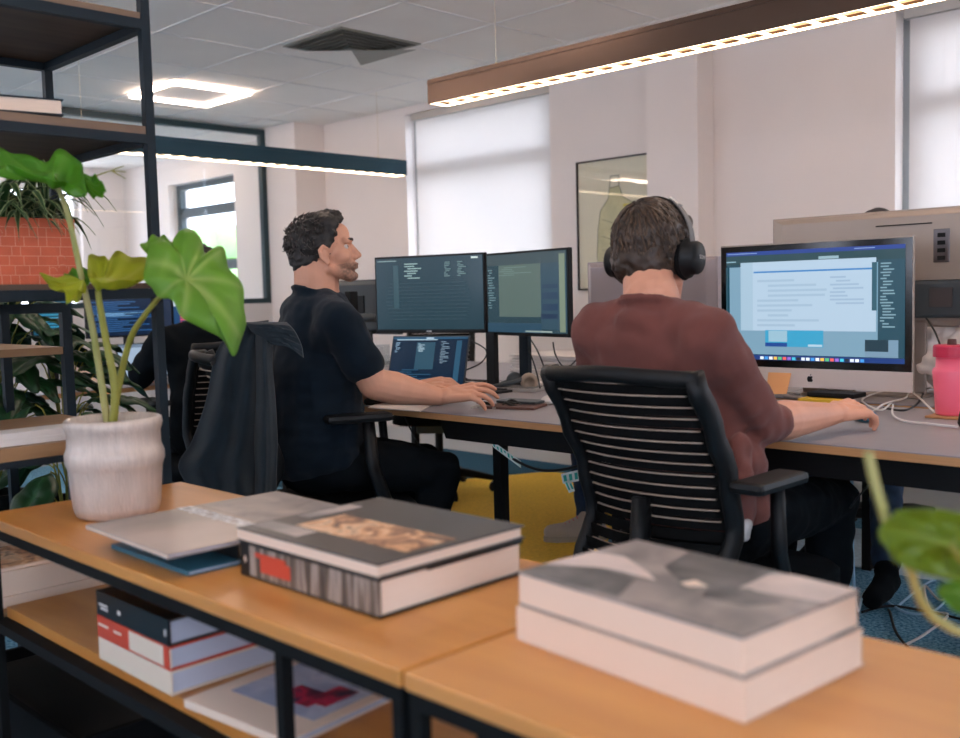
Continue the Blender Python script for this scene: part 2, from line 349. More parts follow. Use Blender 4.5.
# world, sky outside, garden
w = bpy.data.worlds.new('world'); bpy.context.scene.world = w; w.use_nodes = True
bg = w.node_tree.nodes['Background']; bg.inputs[0].default_value = lin('e4ebff'); bg.inputs[1].default_value = 4.2
o = tag(B().box(5.2, 60, -40, 60, -3.2, -3).build('lawn', 'pale_ground'), kind='structure')
def tree(x, y, z, r, lab):
    t = empty('tree', (x, y, z), 0, lab, 'tree', 'trees outside the far window')
    B().tube([(x, y, z), (x, y, z+r)], [.15, .1]).build('trunk', 'brown_box', t)
    g = B()
    for i in range(26):
        d = V((random.gauss(0, 1), random.gauss(0, 1), random.gauss(0, .8))).normalized()*r*random.uniform(.3, .8)
        rr = r*random.uniform(.25, .45); g.ell((x+d.x, y+d.y, z+r*1.5+d.z), (rr, rr, rr*.8), n=10, m=7)
    g.build('crown', 'grass', t, smooth=True)
tree(14, 19.5, -3, 2.6, 'bright green tree outside the window behind the glass partition, nearer the window right side')
tree(20, 33, -3, 3.0, 'pale green tree further off outside the window behind the glass partition')
# lights of the room, with unseen lamps added ------------------------------------------------
def ring_lamp(cx, cy, s, label):
    t = empty('ceiling_lamp', (cx, cy, CZ), 0, label, 'ceiling lamp'); h = s/2; b = B(); z0, z1 = CZ-.024, CZ-.006; w_ = .024
    b.box(cx-h, cx+h, cy-h, cy-h+w_, z0, z1).box(cx-h, cx+h, cy+h-w_, cy+h, z0, z1).box(cx-h, cx-h+w_, cy-h+w_, cy+h-w_, z0, z1).box(cx+h-w_, cx+h, cy-h+w_, cy+h-w_, z0, z1)
    b.build('light_ring', 'led_panel', t)
    B().box(cx-h+w_, cx+h-w_, cy-h+w_, cy+h-w_, CZ-.006, CZ-.001).build('center_panel', 'grid', t)
ring_lamp(3.44, 5.99, .56, 'square glowing ring lamp in the ceiling left of the air vent')
for x, y, lab in ((3.1, 1.2, 'added unseen square ring lamp above the window wall side desks'), (2.1, 3.3, 'added unseen square ring lamp over the bearded man'), (.5, 1.0, 'square ring ceiling lamp over the long book table'), (.9, 5.0, 'square ring ceiling lamp over the left aisle'), (-.6, 7.7, 'square ring ceiling lamp reflected in the framed picture'), (3.9, .3, 'square ring ceiling lamp beside the right window'), (4.0, 8.3, 'square ring ceiling lamp beyond the glass partition'), (1.7, 8.3, 'square ring ceiling lamp beyond the glass partition at left')):  # first two lamps are unseen, added to brighten the walls
    ring_lamp(x, y, .56, lab)
def bar_lamp(p0, p1, mbody, label, wires, w_=.11, hh=.1, cells=True):
    p0, p1 = V(p0), V(p1); d = (p1-p0).normalized(); L = (p1-p0).length; s = d.cross(V((0, 0, 1))); c = (p0+p1)/2; z = V((0, 0, 1))
    t = empty('pendant_bar_lamp', c, 0, label, 'pendant lamp')
    b = B(); b.obox(c+z*(hh/2+.004), d, s, z, L/2, .004, hh/2); b = B()
    for q in (-1, 1): b.obox(c+s*(q*(w_/2-.002))+z*(hh/2), d, s, z, L/2, .002, hh/2)
    for q in (-1, 1): b.obox(c+d*(q*(L/2-.002))+z*(hh/2), d, s, z, .002, w_/2-.004, hh/2)
    b.obox(c+z*(hh-.004), d, s, z, L/2-.004, w_/2-.004, .004)
    b.obox(c+z*(hh*.86)+s*(w_/2+.0015), d, s, z, L/2, .0015, .004).obox(c+z*(hh*.86)-s*(w_/2+.0015), d, s, z, L/2, .0015, .004)
    b.build('housing', mbody, t)
    e = B()
    for q in (-1, 1): e.obox(c+s*(q*(w_/2-.008))+z*.004, d, s, z, L/2-.006, .0045, .003)
    n = int(L/.085)
    for i in range(n+1): e.obox(p0+d*(.01+(L-.02)*i/n)+z*.004, d, s, z, .007, w_/2-.0126, .0028)
    e.build('louvre', 'led', t); B().obox(c+z*.02, d, s, z, L/2-.006, w_/2-.006, .002).build('reflector', 'led_cell', t)
    for q in wires:
        a = p0+d*q; g = B().tube([a+z*(hh), V((a.x, a.y, CZ))], .0011, 6); g.tube([a+z*hh, a+z*(hh+.02)], .005, 8); g.build('suspension_wire', 'wire', t)
bar_lamp((3.0, 3.19, 1.9), (3.0, -1.4, 1.9), 'lamp_body', 'long brown pendant bar lamp with a row of lit cells, above the two computers', (.35, 1.55, 3.4))
bar_lamp((4.56, 5.22, 1.9), (1.2, 5.22, 1.9), 'lamp_teal', 'long dark teal pendant bar lamp in the background before the glass partition', (.2, 2.2, 3.1))
# air vent
t = empty('air_vent', (3.45, 4.33, CZ), 0, 'square four-way air vent in the ceiling with louvres toned for shade', 'vent')
vx0, vx1, vy0, vy1 = 3.21, 3.71, 4.10, 4.57; cx, cy = (vx0+vx1)/2, (vy0+vy1)/2
B().box(vx0-.02, vx1+.02, vy0-.02, vy1+.02, CZ-.006, CZ-.001).build('frame', 'vent_light', t)
L_ = B(); D_ = B()
for k in range(6):
    f = 1-k*.155; z = CZ-.008-.004*k
    hx, hy = (vx1-vx0)/2*f, (vy1-vy0)/2*f; g = .07*f*.25
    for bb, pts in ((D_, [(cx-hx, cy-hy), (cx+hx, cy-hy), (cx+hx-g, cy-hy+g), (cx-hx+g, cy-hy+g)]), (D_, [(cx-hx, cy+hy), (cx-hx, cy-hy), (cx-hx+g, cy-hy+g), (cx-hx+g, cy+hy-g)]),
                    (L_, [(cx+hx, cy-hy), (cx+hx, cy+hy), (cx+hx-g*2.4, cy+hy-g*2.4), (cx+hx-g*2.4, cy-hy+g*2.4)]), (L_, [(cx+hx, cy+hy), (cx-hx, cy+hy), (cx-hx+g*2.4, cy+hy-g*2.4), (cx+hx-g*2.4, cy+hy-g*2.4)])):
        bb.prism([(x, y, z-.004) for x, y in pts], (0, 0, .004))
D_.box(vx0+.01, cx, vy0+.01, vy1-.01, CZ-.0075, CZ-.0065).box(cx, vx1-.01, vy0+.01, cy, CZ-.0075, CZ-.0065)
D_.build('shade_toned_louvre', 'vent_shade_tone', t); B().prism([(vx1, vy0, CZ-.034), (vx1, vy1, CZ-.034), (cx, cy, CZ-.034)], (0, 0, .002)).build('painted_tone_side', 'vent_half_shade_tone', t); B().prism([(vx1, vy1, CZ-.0345), (vx0, vy1, CZ-.0345), (cx, cy, CZ-.0345)], (0, 0, .002)).build('painted_tone_side', 'ceiling', t)
# framed picture on the window wall
t = empty('framed_picture', (XW, 3.69, 1.2), 0, 'framed drawing with a thin black frame on the wall left of the column', 'picture')
py0, py1, pz0, pz1 = 3.345, 3.945, 1.10, 1.876; b = B(); x0, x1 = XW-.028, XW-.004
for a, c, d, e in ((py0, py0+.008, pz0, pz1), (py1-.008, py1, pz0, pz1), (py0+.008, py1-.008, pz0, pz0+.008), (py0+.008, py1-.008, pz1-.008, pz1)): b.box(x0, x1, a, c, d, e)
b.build('frame', 'black', t)
mk('art_paper', 'f3e4ca', .8, var=.05, vs=5); mk('art_line', '6d6652', .8); mk('art_fill', 'd6c99e', .8, var=.1, vs=12); mk('art_yellow', 'd9c648', .8)
B().box(XW-.016, XW-.008, py0+.008, py1-.008, pz0+.008, pz1-.008).build('paper', 'art_paper', t)
art = B(); fl = B(); X_ = XW-.0175
body = [(3.70, 1.70), (3.63, 1.71), (3.60, 1.64), (3.52, 1.60), (3.47, 1.5), (3.5, 1.33), (3.56, 1.25), (3.62, 1.25), (3.60, 1.13), (3.78, 1.13), (3.80, 1.3), (3.79, 1.45), (3.77, 1.57), (3.71, 1.64)]
fl.prism([(X_+.001, y, z) for y, z in body][::-1], (.0008, 0, 0)); 
art.tube([(X_, y, z) for y, z in body+[body[0]]], .0022, 4)
art.tube([(X_, 3.70, 1.7), (X_, 3.69, 1.77), (X_, 3.63, 1.77), (X_, 3.63, 1.71)], .003, 4)
for z in (1.5, 1.4, 1.32, 1.22): art.tube([(X_, 3.5+.02*math.sin(z*9), z), (X_, 3.6, z-.03), (X_, 3.76, z+.02)], .0016, 4)
fl.build('drawn_figure', 'art_fill', t); art.build('ink_lines', 'art_line', t)
B().box(X_-.001, X_, 3.53, 3.6, 1.585, 1.6).box(X_-.001, X_, 3.55, 3.61, 1.565, 1.572).build('yellow_mark', 'art_yellow', t)
B().box(XW-.022, XW-.020, py0+.008, py1-.008, pz0+.008, pz1-.008).build('cover_glass', 'pane', t)
# ================================================================== FOREGROUND TABLES
TX0, TX1, TZ = .68, 1.10, .70
def table(y0, y1, lab, wood, legs, shelf=None):
    t = empty('long_table', ((TX0+TX1)/2, (y0+y1)/2, 0), 0, lab, 'table')
    B().box(TX0, TX1, y0, y1, TZ-.02, TZ).build('tabletop', wood, t, bevel=.003)
    b = B(); r = .02
    for x in (TX0+.004, TX1-.024): b.box(x, x+r, y0+.003, y1-.003, TZ-.02-r, TZ-.0205)
    for y in (y0+.003, y1-.003-r): b.box(TX0+.004+r, TX1-.024, y, y+r, TZ-.02-r, TZ-.0205)
    b.build('rail', 'table_steel', t)
    for x in (TX0+.004, TX1-.024):
        for y in legs: B().box(x, x+.016, y, y+.016, 0, TZ-.02-r).build('leg', 'table_steel', t)
    if shelf:
        for (a, c) in shelf: B().box(TX0+.012+r, TX1-.03, a, c, .493, .513).build('shelf', wood, t)
        for x in (TX0+.004+r, ): B().box(x-r+.0, x+.006, shelf[0][0], shelf[-1][1], .475, .494).build('shelf_rail', 'table_steel', t)
    return t
table(.806, 2.03, 'long plywood table with black steel frame and a lower shelf, under the potted plant', 'wood', (.81, 1.035, 2.005), [(.82, 2.02)])
table(-.75, .80, 'plywood table at lower right under the two cream books', 'wood_right', (.78, .68, -.74))
# books ------------------------------------------------------------
def book(corner, du, dv, lu, lv, z, h, lab, cover, pages='pages', spine=None, hard=.003, group=None, extra=None, name='book', over=.004):
    """corner at the near-left foot; du runs along the spine, dv away from it"""
    du = V(du).normalized(); dv = V(dv).normalized(); zz = V((0, 0, 1)); c = V((corner[0], corner[1], z))
    t = empty(name, c+du*(lu/2)+dv*(lv/2), 0, lab, 'book', group)
    def slab(b, u0, u1, v0, v1, z0, z1, mi=0):
        p = [c+du*u+dv*v+zz*w for w in (z0, z1) for u, v in ((u0, v0), (u1, v0), (u1, v1), (u0, v1))]; b.hexa(p, mi)
    b = B(); slab(b, over, lu-over, hard, lv-over, hard, h-hard); b.build('pages', pages, t)
    b = B(); slab(b, 0, lu, 0, lv, 0, hard); slab(b, 0, lu, 0, lv, h-hard, h); b.build('cover', cover, t)
    b = B(); slab(b, 0, lu, 0, hard*.98, hard*1.01, h-hard*1.01); b.build('spine', spine or cover, t)
    if extra: extra(t, slab)
    return t
def mix_mat(name, cols, scale, stretch=None, rough=.4, dist=0):
    m = bpy.data.materials.new(name); m.use_nodes = True; nt = m.node_tree; L = nt.links; b = nt.nodes['Principled BSDF']; b.inputs['Roughness'].default_value = rough
    tc = nt.nodes.new('ShaderNodeTexCoord'); mp = nt.nodes.new('ShaderNodeMapping'); n = nt.nodes.new('ShaderNodeTexNoise'); n.inputs['Scale'].default_value = scale; n.inputs['Detail'].default_value = 5; n.inputs['Distortion'].default_value = dist
    if stretch: mp.inputs['Scale'].default_value = stretch
    r = nt.nodes.new('ShaderNodeValToRGB'); r.color_ramp.elements.remove(r.color_ramp.elements[1])
    for i, (p, c) in enumerate(cols):
        e = r.color_ramp.elements[0] if i == 0 else r.color_ramp.elements.new(p)
        e.position = p; e.color = lin(c)
    L.new(tc.outputs['Object'], mp.inputs[0]); L.new(mp.outputs[0], n.inputs[0]); L.new(n.outputs[0], r.inputs[0]); L.new(r.outputs[0], b.inputs[0]); M[name] = m
mix_mat('photo_warm', [(.3, '59423a'), (.42, '8a5d44'), (.52, 'd0996a'), (.6, 'e8c4a0'), (.7, '6b4a3c')], 22, dist=1)
mix_mat('photo_grey', [(.3, '5a5a5c'), (.45, '8b8583'), (.6, 'b5a69f')], 7, dist=.5)
mix_mat('mountain_dark', [(.3, '3c3e41'), (.5, '5d5b5b'), (.7, '7a7573')], 16, dist=.6); mix_mat('mountain_mid', [(.3, '6c6866'), (.5, '8f8580'), (.7, 'a89a92')], 14, dist=.6)
mix_mat('snow', [(.3, 'b9a9a2'), (.6, 'dcc8be')], 12); mix_mat('spine_stripes', [(.3, '3a342f'), (.45, '6b5d52'), (.55, 'a99b90'), (.65, '57483f')], 30, (1, 2.2, .15))
mix_mat('cover_floral', [(.35, '8791ad'), (.5, '9ba3bb'), (.6, 'b9bccb'), (.7, '6f7fa6')], 9, dist=.6); mix_mat('flower_red', [(.3, '232a4a'), (.45, '7e2138'), (.55, 'c2304f'), (.65, '38254a')], 30)
mix_mat('mag_cover', [(.3, '8a8078'), (.5, 'a39388'), (.65, 'b3a297')], 5)
# stack in the middle: dark photo book over striped one
Y_, X_ = (0, 1, 0), (1, 0, 0)
def ex_low(t, slab):
    b = B(); slab(b, 0.19, .262, -.0008, 0, .012, .032); slab(b, .2, .275, -.0009, 0, .032, .039); b.build('red_title_block', 'cover_red', t)
    b = B(); slab(b, .29, .3135, -.0006, 0, .0, .0495); b.build('black_spine_end', 'cover_black', t)
    b = B(); slab(b, .299, .302, -.0012, 0, .02, .03); slab(b, .296, .305, -.0012, 0, .024, .026); b.build('spine_emblem', 'cover_cream', t)
    b = B(); slab(b, -.0006, 0, .08, .262, .044, .0495); b.build('black_edge_band', 'cover_black', t)
book((.774, .952), Y_, X_, .314, .264, TZ+.001, .0495, 'thick striped hardback with a red title block, under the dark photo book', 'cover_black', 'pages', 'spine_stripes', extra=ex_low)
def ex_up(t, slab):
    b = B(); slab(b, .018, .26, .06, .15, .019, .0195); b.build('photo_people', 'photo_warm', t)
    b = B(); slab(b, .2, .312, .02, .055, .019, .0196); slab(b, .28, .31, .1, .2, .019, .0196); b.build('photo_ground', 'photo_grey', t)
book((.771, .949), Y_, X_, .318, .268, TZ+.052, .019, 'slim book with a dark grey cover showing a warm crowd photo, on the striped hardback', 'cover_dark', 'cover_cream', 'cover_cream', hard=.0025, extra=ex_up)
# magazines left of it
def ex_mag(t, slab):
    b = B(); slab(b, .0, .28, .2, .355, .0066, .0069); b.build('grey_panel', 'mountain_mid', t)
    b = B(); x = .04
    A, D = gz(190, 506, TZ+.0412), gz(262, 525, TZ+.0412); U_ = (D-A).normalized(); W_ = V((-U_.y, U_.x, 0)); W_ = -W_ if W_.x > 0 else W_; L = (D-A).length
    for k in range(9):
        q = A+U_*(L*k/9); w1 = L/9*.74
        for (u0, u1, v0, v1) in (((0, w1, 0, .006), (0, w1, .02, .026), (0, .005, 0, .026)), ((0, .005, 0, .026), (w1-.005, w1, 0, .026), (0, w1, .01, .016)), ((0, .006, 0, .03), (0, w1, .0, .006), (w1-.005, w1, .0, .026)))[k % 3]:
            b.prism([q+U_*u0+W_*v0, q+U_*u1+W_*v0, q+U_*u1+W_*v1, q+U_*u0+W_*v1], (0, 0, .0004))
    b.build('title_lettering', 'ink_white', t)
    b = B(); slab(b, .02, .05, .19, .26, .0070, .0073); b.build('orange_picture', 'photo_warm', t)
book((.716, 1.315), (.012, 1, 0), (1, -.012, 0), .25, .3, TZ+.001, .007, 'thin magazine with a deep blue cover, lowest of the pile beside the pot', 'tray_blue', 'pages_grey', hard=.0015)
mk('deep_blue', '1f5a70', .35)
book((.80, 1.315), (0, 1, 0), (1, 0, 0), .2, .25, TZ+.009, .024, 'small black book with cream pages, between the blue and pinkish magazines', 'cover_black', 'pages')
book((.683, 1.31), (.03, 1, 0), (1, -.03, 0), .285, .36, TZ+.034, .0066, 'pinkish grey magazine with white title letters, topmost of the pile beside the pot', 'mag_cover', 'pages_grey', 'cover_cream', hard=.0016, extra=ex_mag, name='magazine')
# right stack, two cream slipcased books
a, bq = V((.831, .775, 0)), V((.80, .464, 0)); du = (a-bq).normalized(); dv = V((.998, -.09, 0)).normalized()
book((.80, .464), du, dv, .312, .209, TZ+.001, .0395, 'thick cream hardback lying lowest in the stack at the right front', 'cover_cream', 'pages', hard=.003, over=.001)
def ex_m(t, slab):
    c0 = V((.803, .467, TZ+.0415)); z = .0397
    def pol(name, pts, m, dz): 
        B().prism([c0+du*u+dv*v+V((0, 0, z+dz)) for u, v in pts], (0, 0, .0004)).build(name, m, t)
    pol('cover_picture', [(.0, .0), (.306, .0), (.306, .203), (.0, .203)], 'mountain_mid', 0)
    pol('picture_dark_slope', [(.305, .005), (.16, .006), (.19, .07), (.25, .075), (.305, .03)], 'mountain_dark', .0004)
    pol('picture_cloud', [(.305, .04), (.24, .08), (.17, .08), (.2, .1), (.26, .13), (.304, .12)], 'snow', .0005)
    pol('picture_peak', [(.1, .203), (.09, .12), (.14, .09), (.2, .13), (.22, .203)], 'mountain_dark', .0006)
    pol('picture_snow', [(.0, .14), (.09, .12), (.14, .15), (.08, .203), (.0, .203)], 'snow', .0005)
    pol('picture_rock', [(.03, .11), (.05, .075), (.1, .07), (.115, .1), (.08, .125)], 'mountain_dark', .0009)
    pol('picture_glint', [(.115, .1), (.13, .085), (.145, .09), (.14, .11)], 'cover_cream', .0012)
book((.803, .467), du, dv, .306, .203, TZ+.0415, .0395, 'thick cream hardback with a grey mountain photo cover, top of the right front stack', 'mountain_mid', 'pages', 'cover_cream', hard=.003, over=.001, extra=ex_m)
# lower shelf books
SZ = .514
mk('cream_board', 'e0cdb8', .55)
def ex3(t, slab):
    b = B(); slab(b, .13, .24, -.0008, 0, .0, .0355); b.build('red_spine_label', 'cover_red', t)
    b = B(); slab(b, .0, .018, -.0009, 0, .0, .0355); b.build('red_spine_end', 'cover_red', t)
    b = B(); slab(b, .155, .18, -.0014, 0, .019, .023); slab(b, .2, .235, -.0014, 0, .02, .024); b.build('spine_lettering', 'cover_cream', t)
book((.705, 1.36), Y_, X_, .24, .2, SZ, .037, 'cream hardback at the bottom of the three on the lower shelf', 'cream_board', 'pages_grey')
book((.705, 1.36), Y_, X_, .24, .2, SZ+.038, .036, 'cream and red hardback in the middle of the three on the lower shelf', 'cover_red', 'pages_grey', 'cream_board', extra=ex3)
def ex4(t, slab):
    b = B(); slab(b, .2, .23, -.0008, 0, .017, .021); slab(b, .2, .225, -.0008, 0, .011, .015); slab(b, .155, .165, -.0008, 0, .014, .021); slab(b, .008, .013, -.0008, 0, .014, .024); b.build('spine_lettering', 'cloth_white', t)
book((.705, 1.36), Y_, X_, .24, .2, SZ+.075, .04, 'black hardback on top of the three on the lower shelf', 'cover_black', 'pages_grey', extra=ex4)
def ex5(t, slab):
    b = B(); slab(b, .02, .2, .06, .2, .012, .0124); b.build('cover_art', 'cover_floral', t)
    b = B(); slab(b, .06, .13, .085, .135, .0125, .0128); slab(b, .04, .08, .1, .165, .0125, .0129); b.build('flower_print', 'flower_red', t)
    b = B()
    for k in range(8): slab(b, .03+.02*k, .04+.02*k, .214, .222, .0125, .0128)
    b.build('title_lettering', 'cover_dark', t)
book((.72, 1.08), (-.1, 1, 0), (1, .1, 0), .23, .235, SZ, .012, 'pale magazine with a blue cover and a red flower print, lying on the lower shelf', 'cover_cream', 'pages_grey', hard=.0015, extra=ex5, name='magazine')
book((1.03, 2.135), (-1, 0, 0), (0, 1, 0), .5, .36, .4765, .022, 'wide white hardback on the rack shelf left of the black book, lowest there', 'cover_cream', 'pages_grey')
book((1.02, 2.14), (-1, 0, 0), (0, 1, 0), .45, .34, .4995, .05, 'large book with thick white pages on the rack shelf, under a brown-pictured magazine', 'cover_cream', 'pages_grey')
def ex6(t, slab):
    b = B(); slab(b, .05, .3, .01, .2, .0061, .0064); b.build('brown_picture', 'photo_warm', t)
book((1.0, 2.145), (-1, 0, 0), (0, 1, 0), .42, .3, .5505, .006, 'thin magazine with brown pictures on top of the white books in the rack', 'cover_cream', 'pages_grey', extra=ex6, name='magazine', hard=.0015)
# things on the floor beneath the table
t = empty('storage_crate', (.91, 2.18, 0), 0, 'black crate on the carpet below the rack shelf at the lower left', 'crate')
b = B()
for q in ((.76, 1.06, 1.86, 1.875, 0, .27), (.76, 1.06, 2.485, 2.5, 0, .27), (.76, .775, 1.875, 2.485, 0, .27), (1.045, 1.06, 1.875, 2.485, 0, .27), (.775, 1.045, 1.875, 2.485, 0, .015)): b.box(*q)
b.build('crate_body', 'black_soft', t, bevel=.003)
B().box(.78, 1.04, 1.88, 2.48, .2, .25).build('crate_contents', 'black', t, bevel=.02)
t = empty('duffel_bag', (.89, 1.5, 0), 0, 'soft black bag on the carpet beneath the lower shelf', 'bag')
b = B(); b.cap((.89, 1.25, .14), .13, (.89, 1.6, .14), .13, 20); b.v = [(x, y, max(.003, z)) for x, y, z in b.v]; b.build('bag_body', 'black_soft', t, smooth=True)
B().tube(bez((.89, 1.3, .26), (.8, 1.35, .36), (.8, 1.5, .36), (.89, 1.55, .26)), .01, 8).build('strap', 'black', t, smooth=True)
# ================================================================== RACK
t = empty('metal_rack', (.6, 2.37, 0), 0, 'tall dark steel rack with brown wooden shelves at the left, holding the red planter', 'rack')
P = .02; XR = 1.115; YF = 2.1; YR = 2.64; X0 = .05
def post(x, y, z0, z1): B().box(x-P, x, y, y+P, z0, z1).build('post', 'steel', t)
post(XR, YF, 0, 2.2); post(XR, YR-P, 1.145, 2.2); post(X0+P, YF, 0, 2.2); post(X0+P, YR-P, 0, 2.2)
def level(z, wood, rail=.022, th=.016, x1=XR, name='shelf'):
    b = B(); r = P
    b.box(X0+P, x1-P, YF, YF+r, z-rail, z).box(X0+P, x1-P, YR-r, YR, z-rail, z).box(x1-P, x1, YF+r, YR-r, z-rail, z)
    b.build('shelf_rail', 'steel', t)
    B().box(X0+.005, x1-P-.001, YF+.003, YR-.003, z+.0005, z+th).build(name, wood, t)
    B().box(X0+.005, x1-P-.001, YF+P+.001, YR-P-.001, z-.004, z).build('shelf_underside', 'dark_wood', t)
level(1.715, 'rack_wood', .022, .014); level(1.466, 'rack_wood', .02, .018); level(1.128, 'dark_wood', .022, .012); level(.782, 'shelf_brown', .014, .028)
level(.455, 'shelf_brown', .02, .02)
t2 = empty('shelf_unit', (.6, 2.75, 0), 0, 'low dark shelf unit behind the tall rack with a thin brown board', 'shelf unit')
for x, y in ((1.15, 2.67), (1.15, 3.1), (.1, 2.67), (.1, 3.1)): B().box(x-.024, x, y, y+.024, 0, 1.1).build('post', 'steel', t2)
bq = B(); bq.box(.1, 1.126, 2.67, 2.69, 1.075, 1.1).box(.1, 1.126, 3.104, 3.124, 1.075, 1.1); bq.build('rail', 'steel', t2)
B().box(.1, 1.124, 2.672, 3.12, .965, .985).build('shelf', 'shelf_brown', t2)
book((.72, 2.7), (1, .05, 0), (0, 1, 0), .24, .17, .986, .007, 'thin white notebook on the brown board of the low shelf unit', 'cover_cream', 'pages', name='notebook')
# books on the upper shelf
def upper_book(lab, c, rz, tilt, lu, lv, h, z):
    o = book((0, 0), (1, 0, 0), (0, 1, 0), lu, lv, 0, h, lab, 'steel', 'pages')
    o.location = (c[0], c[1], z+h/2+.002); o.rotation_euler = (0, tilt, rz)
    for ch in o.children: ch.matrix_parent_inverse = Matrix.Rotation(PI, 4, 'Z') @ Matrix.Translation((-lu/2, -lv/2, -h/2))
    return o
upper_book('thin dark book lying under the thicker one on the rack upper shelf', (.78, 2.3), -.1, .0, .3, .2, .012, 1.484)
upper_book('thick book with cream pages and dark covers on the rack upper shelf', (.80, 2.32), -.2, .0, .34, .24, .034, 1.4985)
# paper stack on the lower rack shelf
def paper_stack():
    t = empty('paper_stack', (.6, 2.3, .82), 0, 'wide stack of cream papers on the rack shelf left of the pot', 'papers')
    b = B()
    for k in range(4):
        z = .8105+k*.0066; dx = random.uniform(-.008, .008); b.box(.2+dx, 1.04+dx, 2.125+random.uniform(-.004, .004), 2.2, z, z+.0063)
    b.build('sheets', 'paper', t)
paper_stack()
# ------------------------------------------------------------------ plants
def leaf(name, outline, base, depth, m, parent, veins=(), cup=.0, vw=.12, rings=7, droop=0, thick=.0012):
    """outline: world points round the blade, base: where the stalk joins; curved and thick blade"""
    P = crom([V(p) for p in outline]+[V(outline[0])], 5)[:-1]; n = len(P); c = V(base); b = B(); vs = []; tint = []
    nrm = V((0, 0, 0))
    for i in range(n): nrm += (P[i]-c).cross(P[(i+1) % n]-c)
    nrm.normalize(); vidx = [v*5 for v in veins]
    def pos(i, r):
        p = c+(P[i]-c)*r; s = math.sin(PI*min(r, 1))
        return p + nrm*(cup*s + .004*math.sin(i*2*PI/n*7+r*4)*r)
    top = [c]+[pos(i, k/rings) for k in range(1, rings+1) for i in range(n)]
    def tn(i, r):
        d = min([min(abs(i-v), n-abs(i-v)) for v in vidx] or [99]); w = d*r*2*PI/n
        return max(0, 1-w/vw)*(1-.5*r)+max(0, .15-r)*3
    ti = [1]+[tn(i, k/rings) for k in range(1, rings+1) for i in range(n)]
    N = len(top); vs = top+[p-nrm*thick for p in top]; fs = []
    for i in range(n): fs.append((0, 1+i, 1+(i+1) % n)); fs.append((N, N+1+(i+1) % n, N+1+i))
    for k in range(rings-1):
        for i in range(n):
            a, d = 1+k*n+i, 1+k*n+(i+1) % n; fs.append((a, a+n, d+n, d)); fs.append((N+a, N+d, N+d+n, N+a+n))
    e = 1+(rings-1)*n
    for i in range(n): a, d = e+i, e+(i+1) % n; fs.append((a, N+a, N+d, d))
    b.add(vs, fs); b.a = [min(1, x) for x in ti+ti]
    o = b.build(name, m, parent, smooth=True); return o
pc = V((.850, 1.814, TZ+.001))
t = empty('potted_plant', pc, 0, 'large leafy plant in a ribbed white ceramic pot on the wooden table', 'potted plant')
R_ = .088
prof = [(0, 0), (.066, 0), (.074, .004), (.079, .02), (.081, .06), (.083, .088), (.086, .094), (.0895, .104), (.0895, .118), (.086, .127), (.083, .132), (.0825, .156), (.086, .163), (.0885, .172), (.087, .181), (.082, .184), (.077, .18), (.075, .165), (.072, .15), (0, .15)]
b = B(); b.lathe(prof, pc, 72)
for i, (x, y, z) in enumerate(b.v):
    h = z-pc.z; k = i % 72
    if .02 < h < .09 or .13 < h < .158:
        d = V((x-pc.x, y-pc.y, 0)); 
        if d.length > .07: d.normalize(); a = .0014*(1 if k % 2 else -1); b.v[i] = (x+d.x*a, y+d.y*a, z)
b.build('pot', 'ceramic', t, smooth=True)
B().lathe([(0, .15), (.071, .15), (.071, .162), (.0, .166)], pc, 30).build('soil', 'soil', t)
T0 = 1.93
def S(name, pts, r, m): return B().tube(crom([at(*p) for p in pts]), [r[0]+(r[1]-r[0])*i/((len(pts)-1)*6) for i in range((len(pts)-1)*6+1)], 10).build(name, m, t, smooth=True)
S('stalk', [(109, 434, 1.93), (101, 380, 1.93), (92, 325, 1.92), (80, 270, 1.9), (68, 215, 1.88), (54, 178, 1.86)], (.0075, .0045), 'stem_pale')
S('stalk', [(112, 430, 1.915), (115, 390, 1.91), (106, 340, 1.9), (99, 300, 1.88), (98, 285, 1.87)], (.0085, .005), 'stem_olive')
S('stalk', [(112, 434, 1.94), (118, 390, 1.95), (130, 340, 1.93), (145, 315, 1.88), (163, 293, 1.84)], (.0075, .0045), 'stem_olive')
def LF(name, pts, base, t_, m, slope=(0, 0), **kw):
    f = lambda x, y: t_+slope[0]*(x-base[0])+slope[1]*(y-base[1])
    return leaf(name, [at(x, y, f(x, y)) for x, y in pts], at(base[0], base[1], t_), 0, m, t, **kw)
LF('big_leaf', [(150, 243), (146, 262), (143, 280), (152, 288), (160, 296), (172, 300), (181, 318), (200, 326), (222, 337), (233, 357), (241, 340), (247, 322), (244, 306), (243, 290), (238, 277), (229, 266), (224, 250), (216, 247), (206, 252), (202, 240), (192, 231), (181, 230), (174, 238), (172, 248), (162, 240)],
   (186, 280), 1.82, 'leaf_light', (.0012, -.0012), veins=(1, 4, 6, 10, 13, 16, 19, 23), cup=.018, vw=.07)
LF('curled_leaf', [(88, 258), (95, 254), (103, 257), (108, 260), (114, 253), (124, 254), (136, 257), (150, 262), (149, 273), (146, 280), (138, 279), (120, 282), (105, 281), (96, 282), (88, 274)],
   (99, 278), 1.86, 'leaf_yellow', (.001, -.004), veins=(0, 4, 7), cup=.02)
LF('curled_leaf', [(140, 247), (150, 238), (160, 236), (170, 240), (176, 250), (168, 256), (156, 254), (150, 252)], (156, 250), 1.88, 'leaf_light', (0, -.004), veins=(2, 4), cup=.01)
LF('arching_leaf', [(-14, 150), (0, 148), (12, 152), (24, 156), (38, 160), (48, 160), (56, 152), (66, 152), (76, 157), (82, 166), (84, 178), (87, 194), (80, 190), (74, 184), (66, 180), (54, 183), (44, 178), (30, 172), (14, 168), (0, 166), (-14, 168)],
   (52, 172), 1.84, 'leaf_mid', (.0012, -.004), veins=(1, 7, 12, 19), cup=.02)
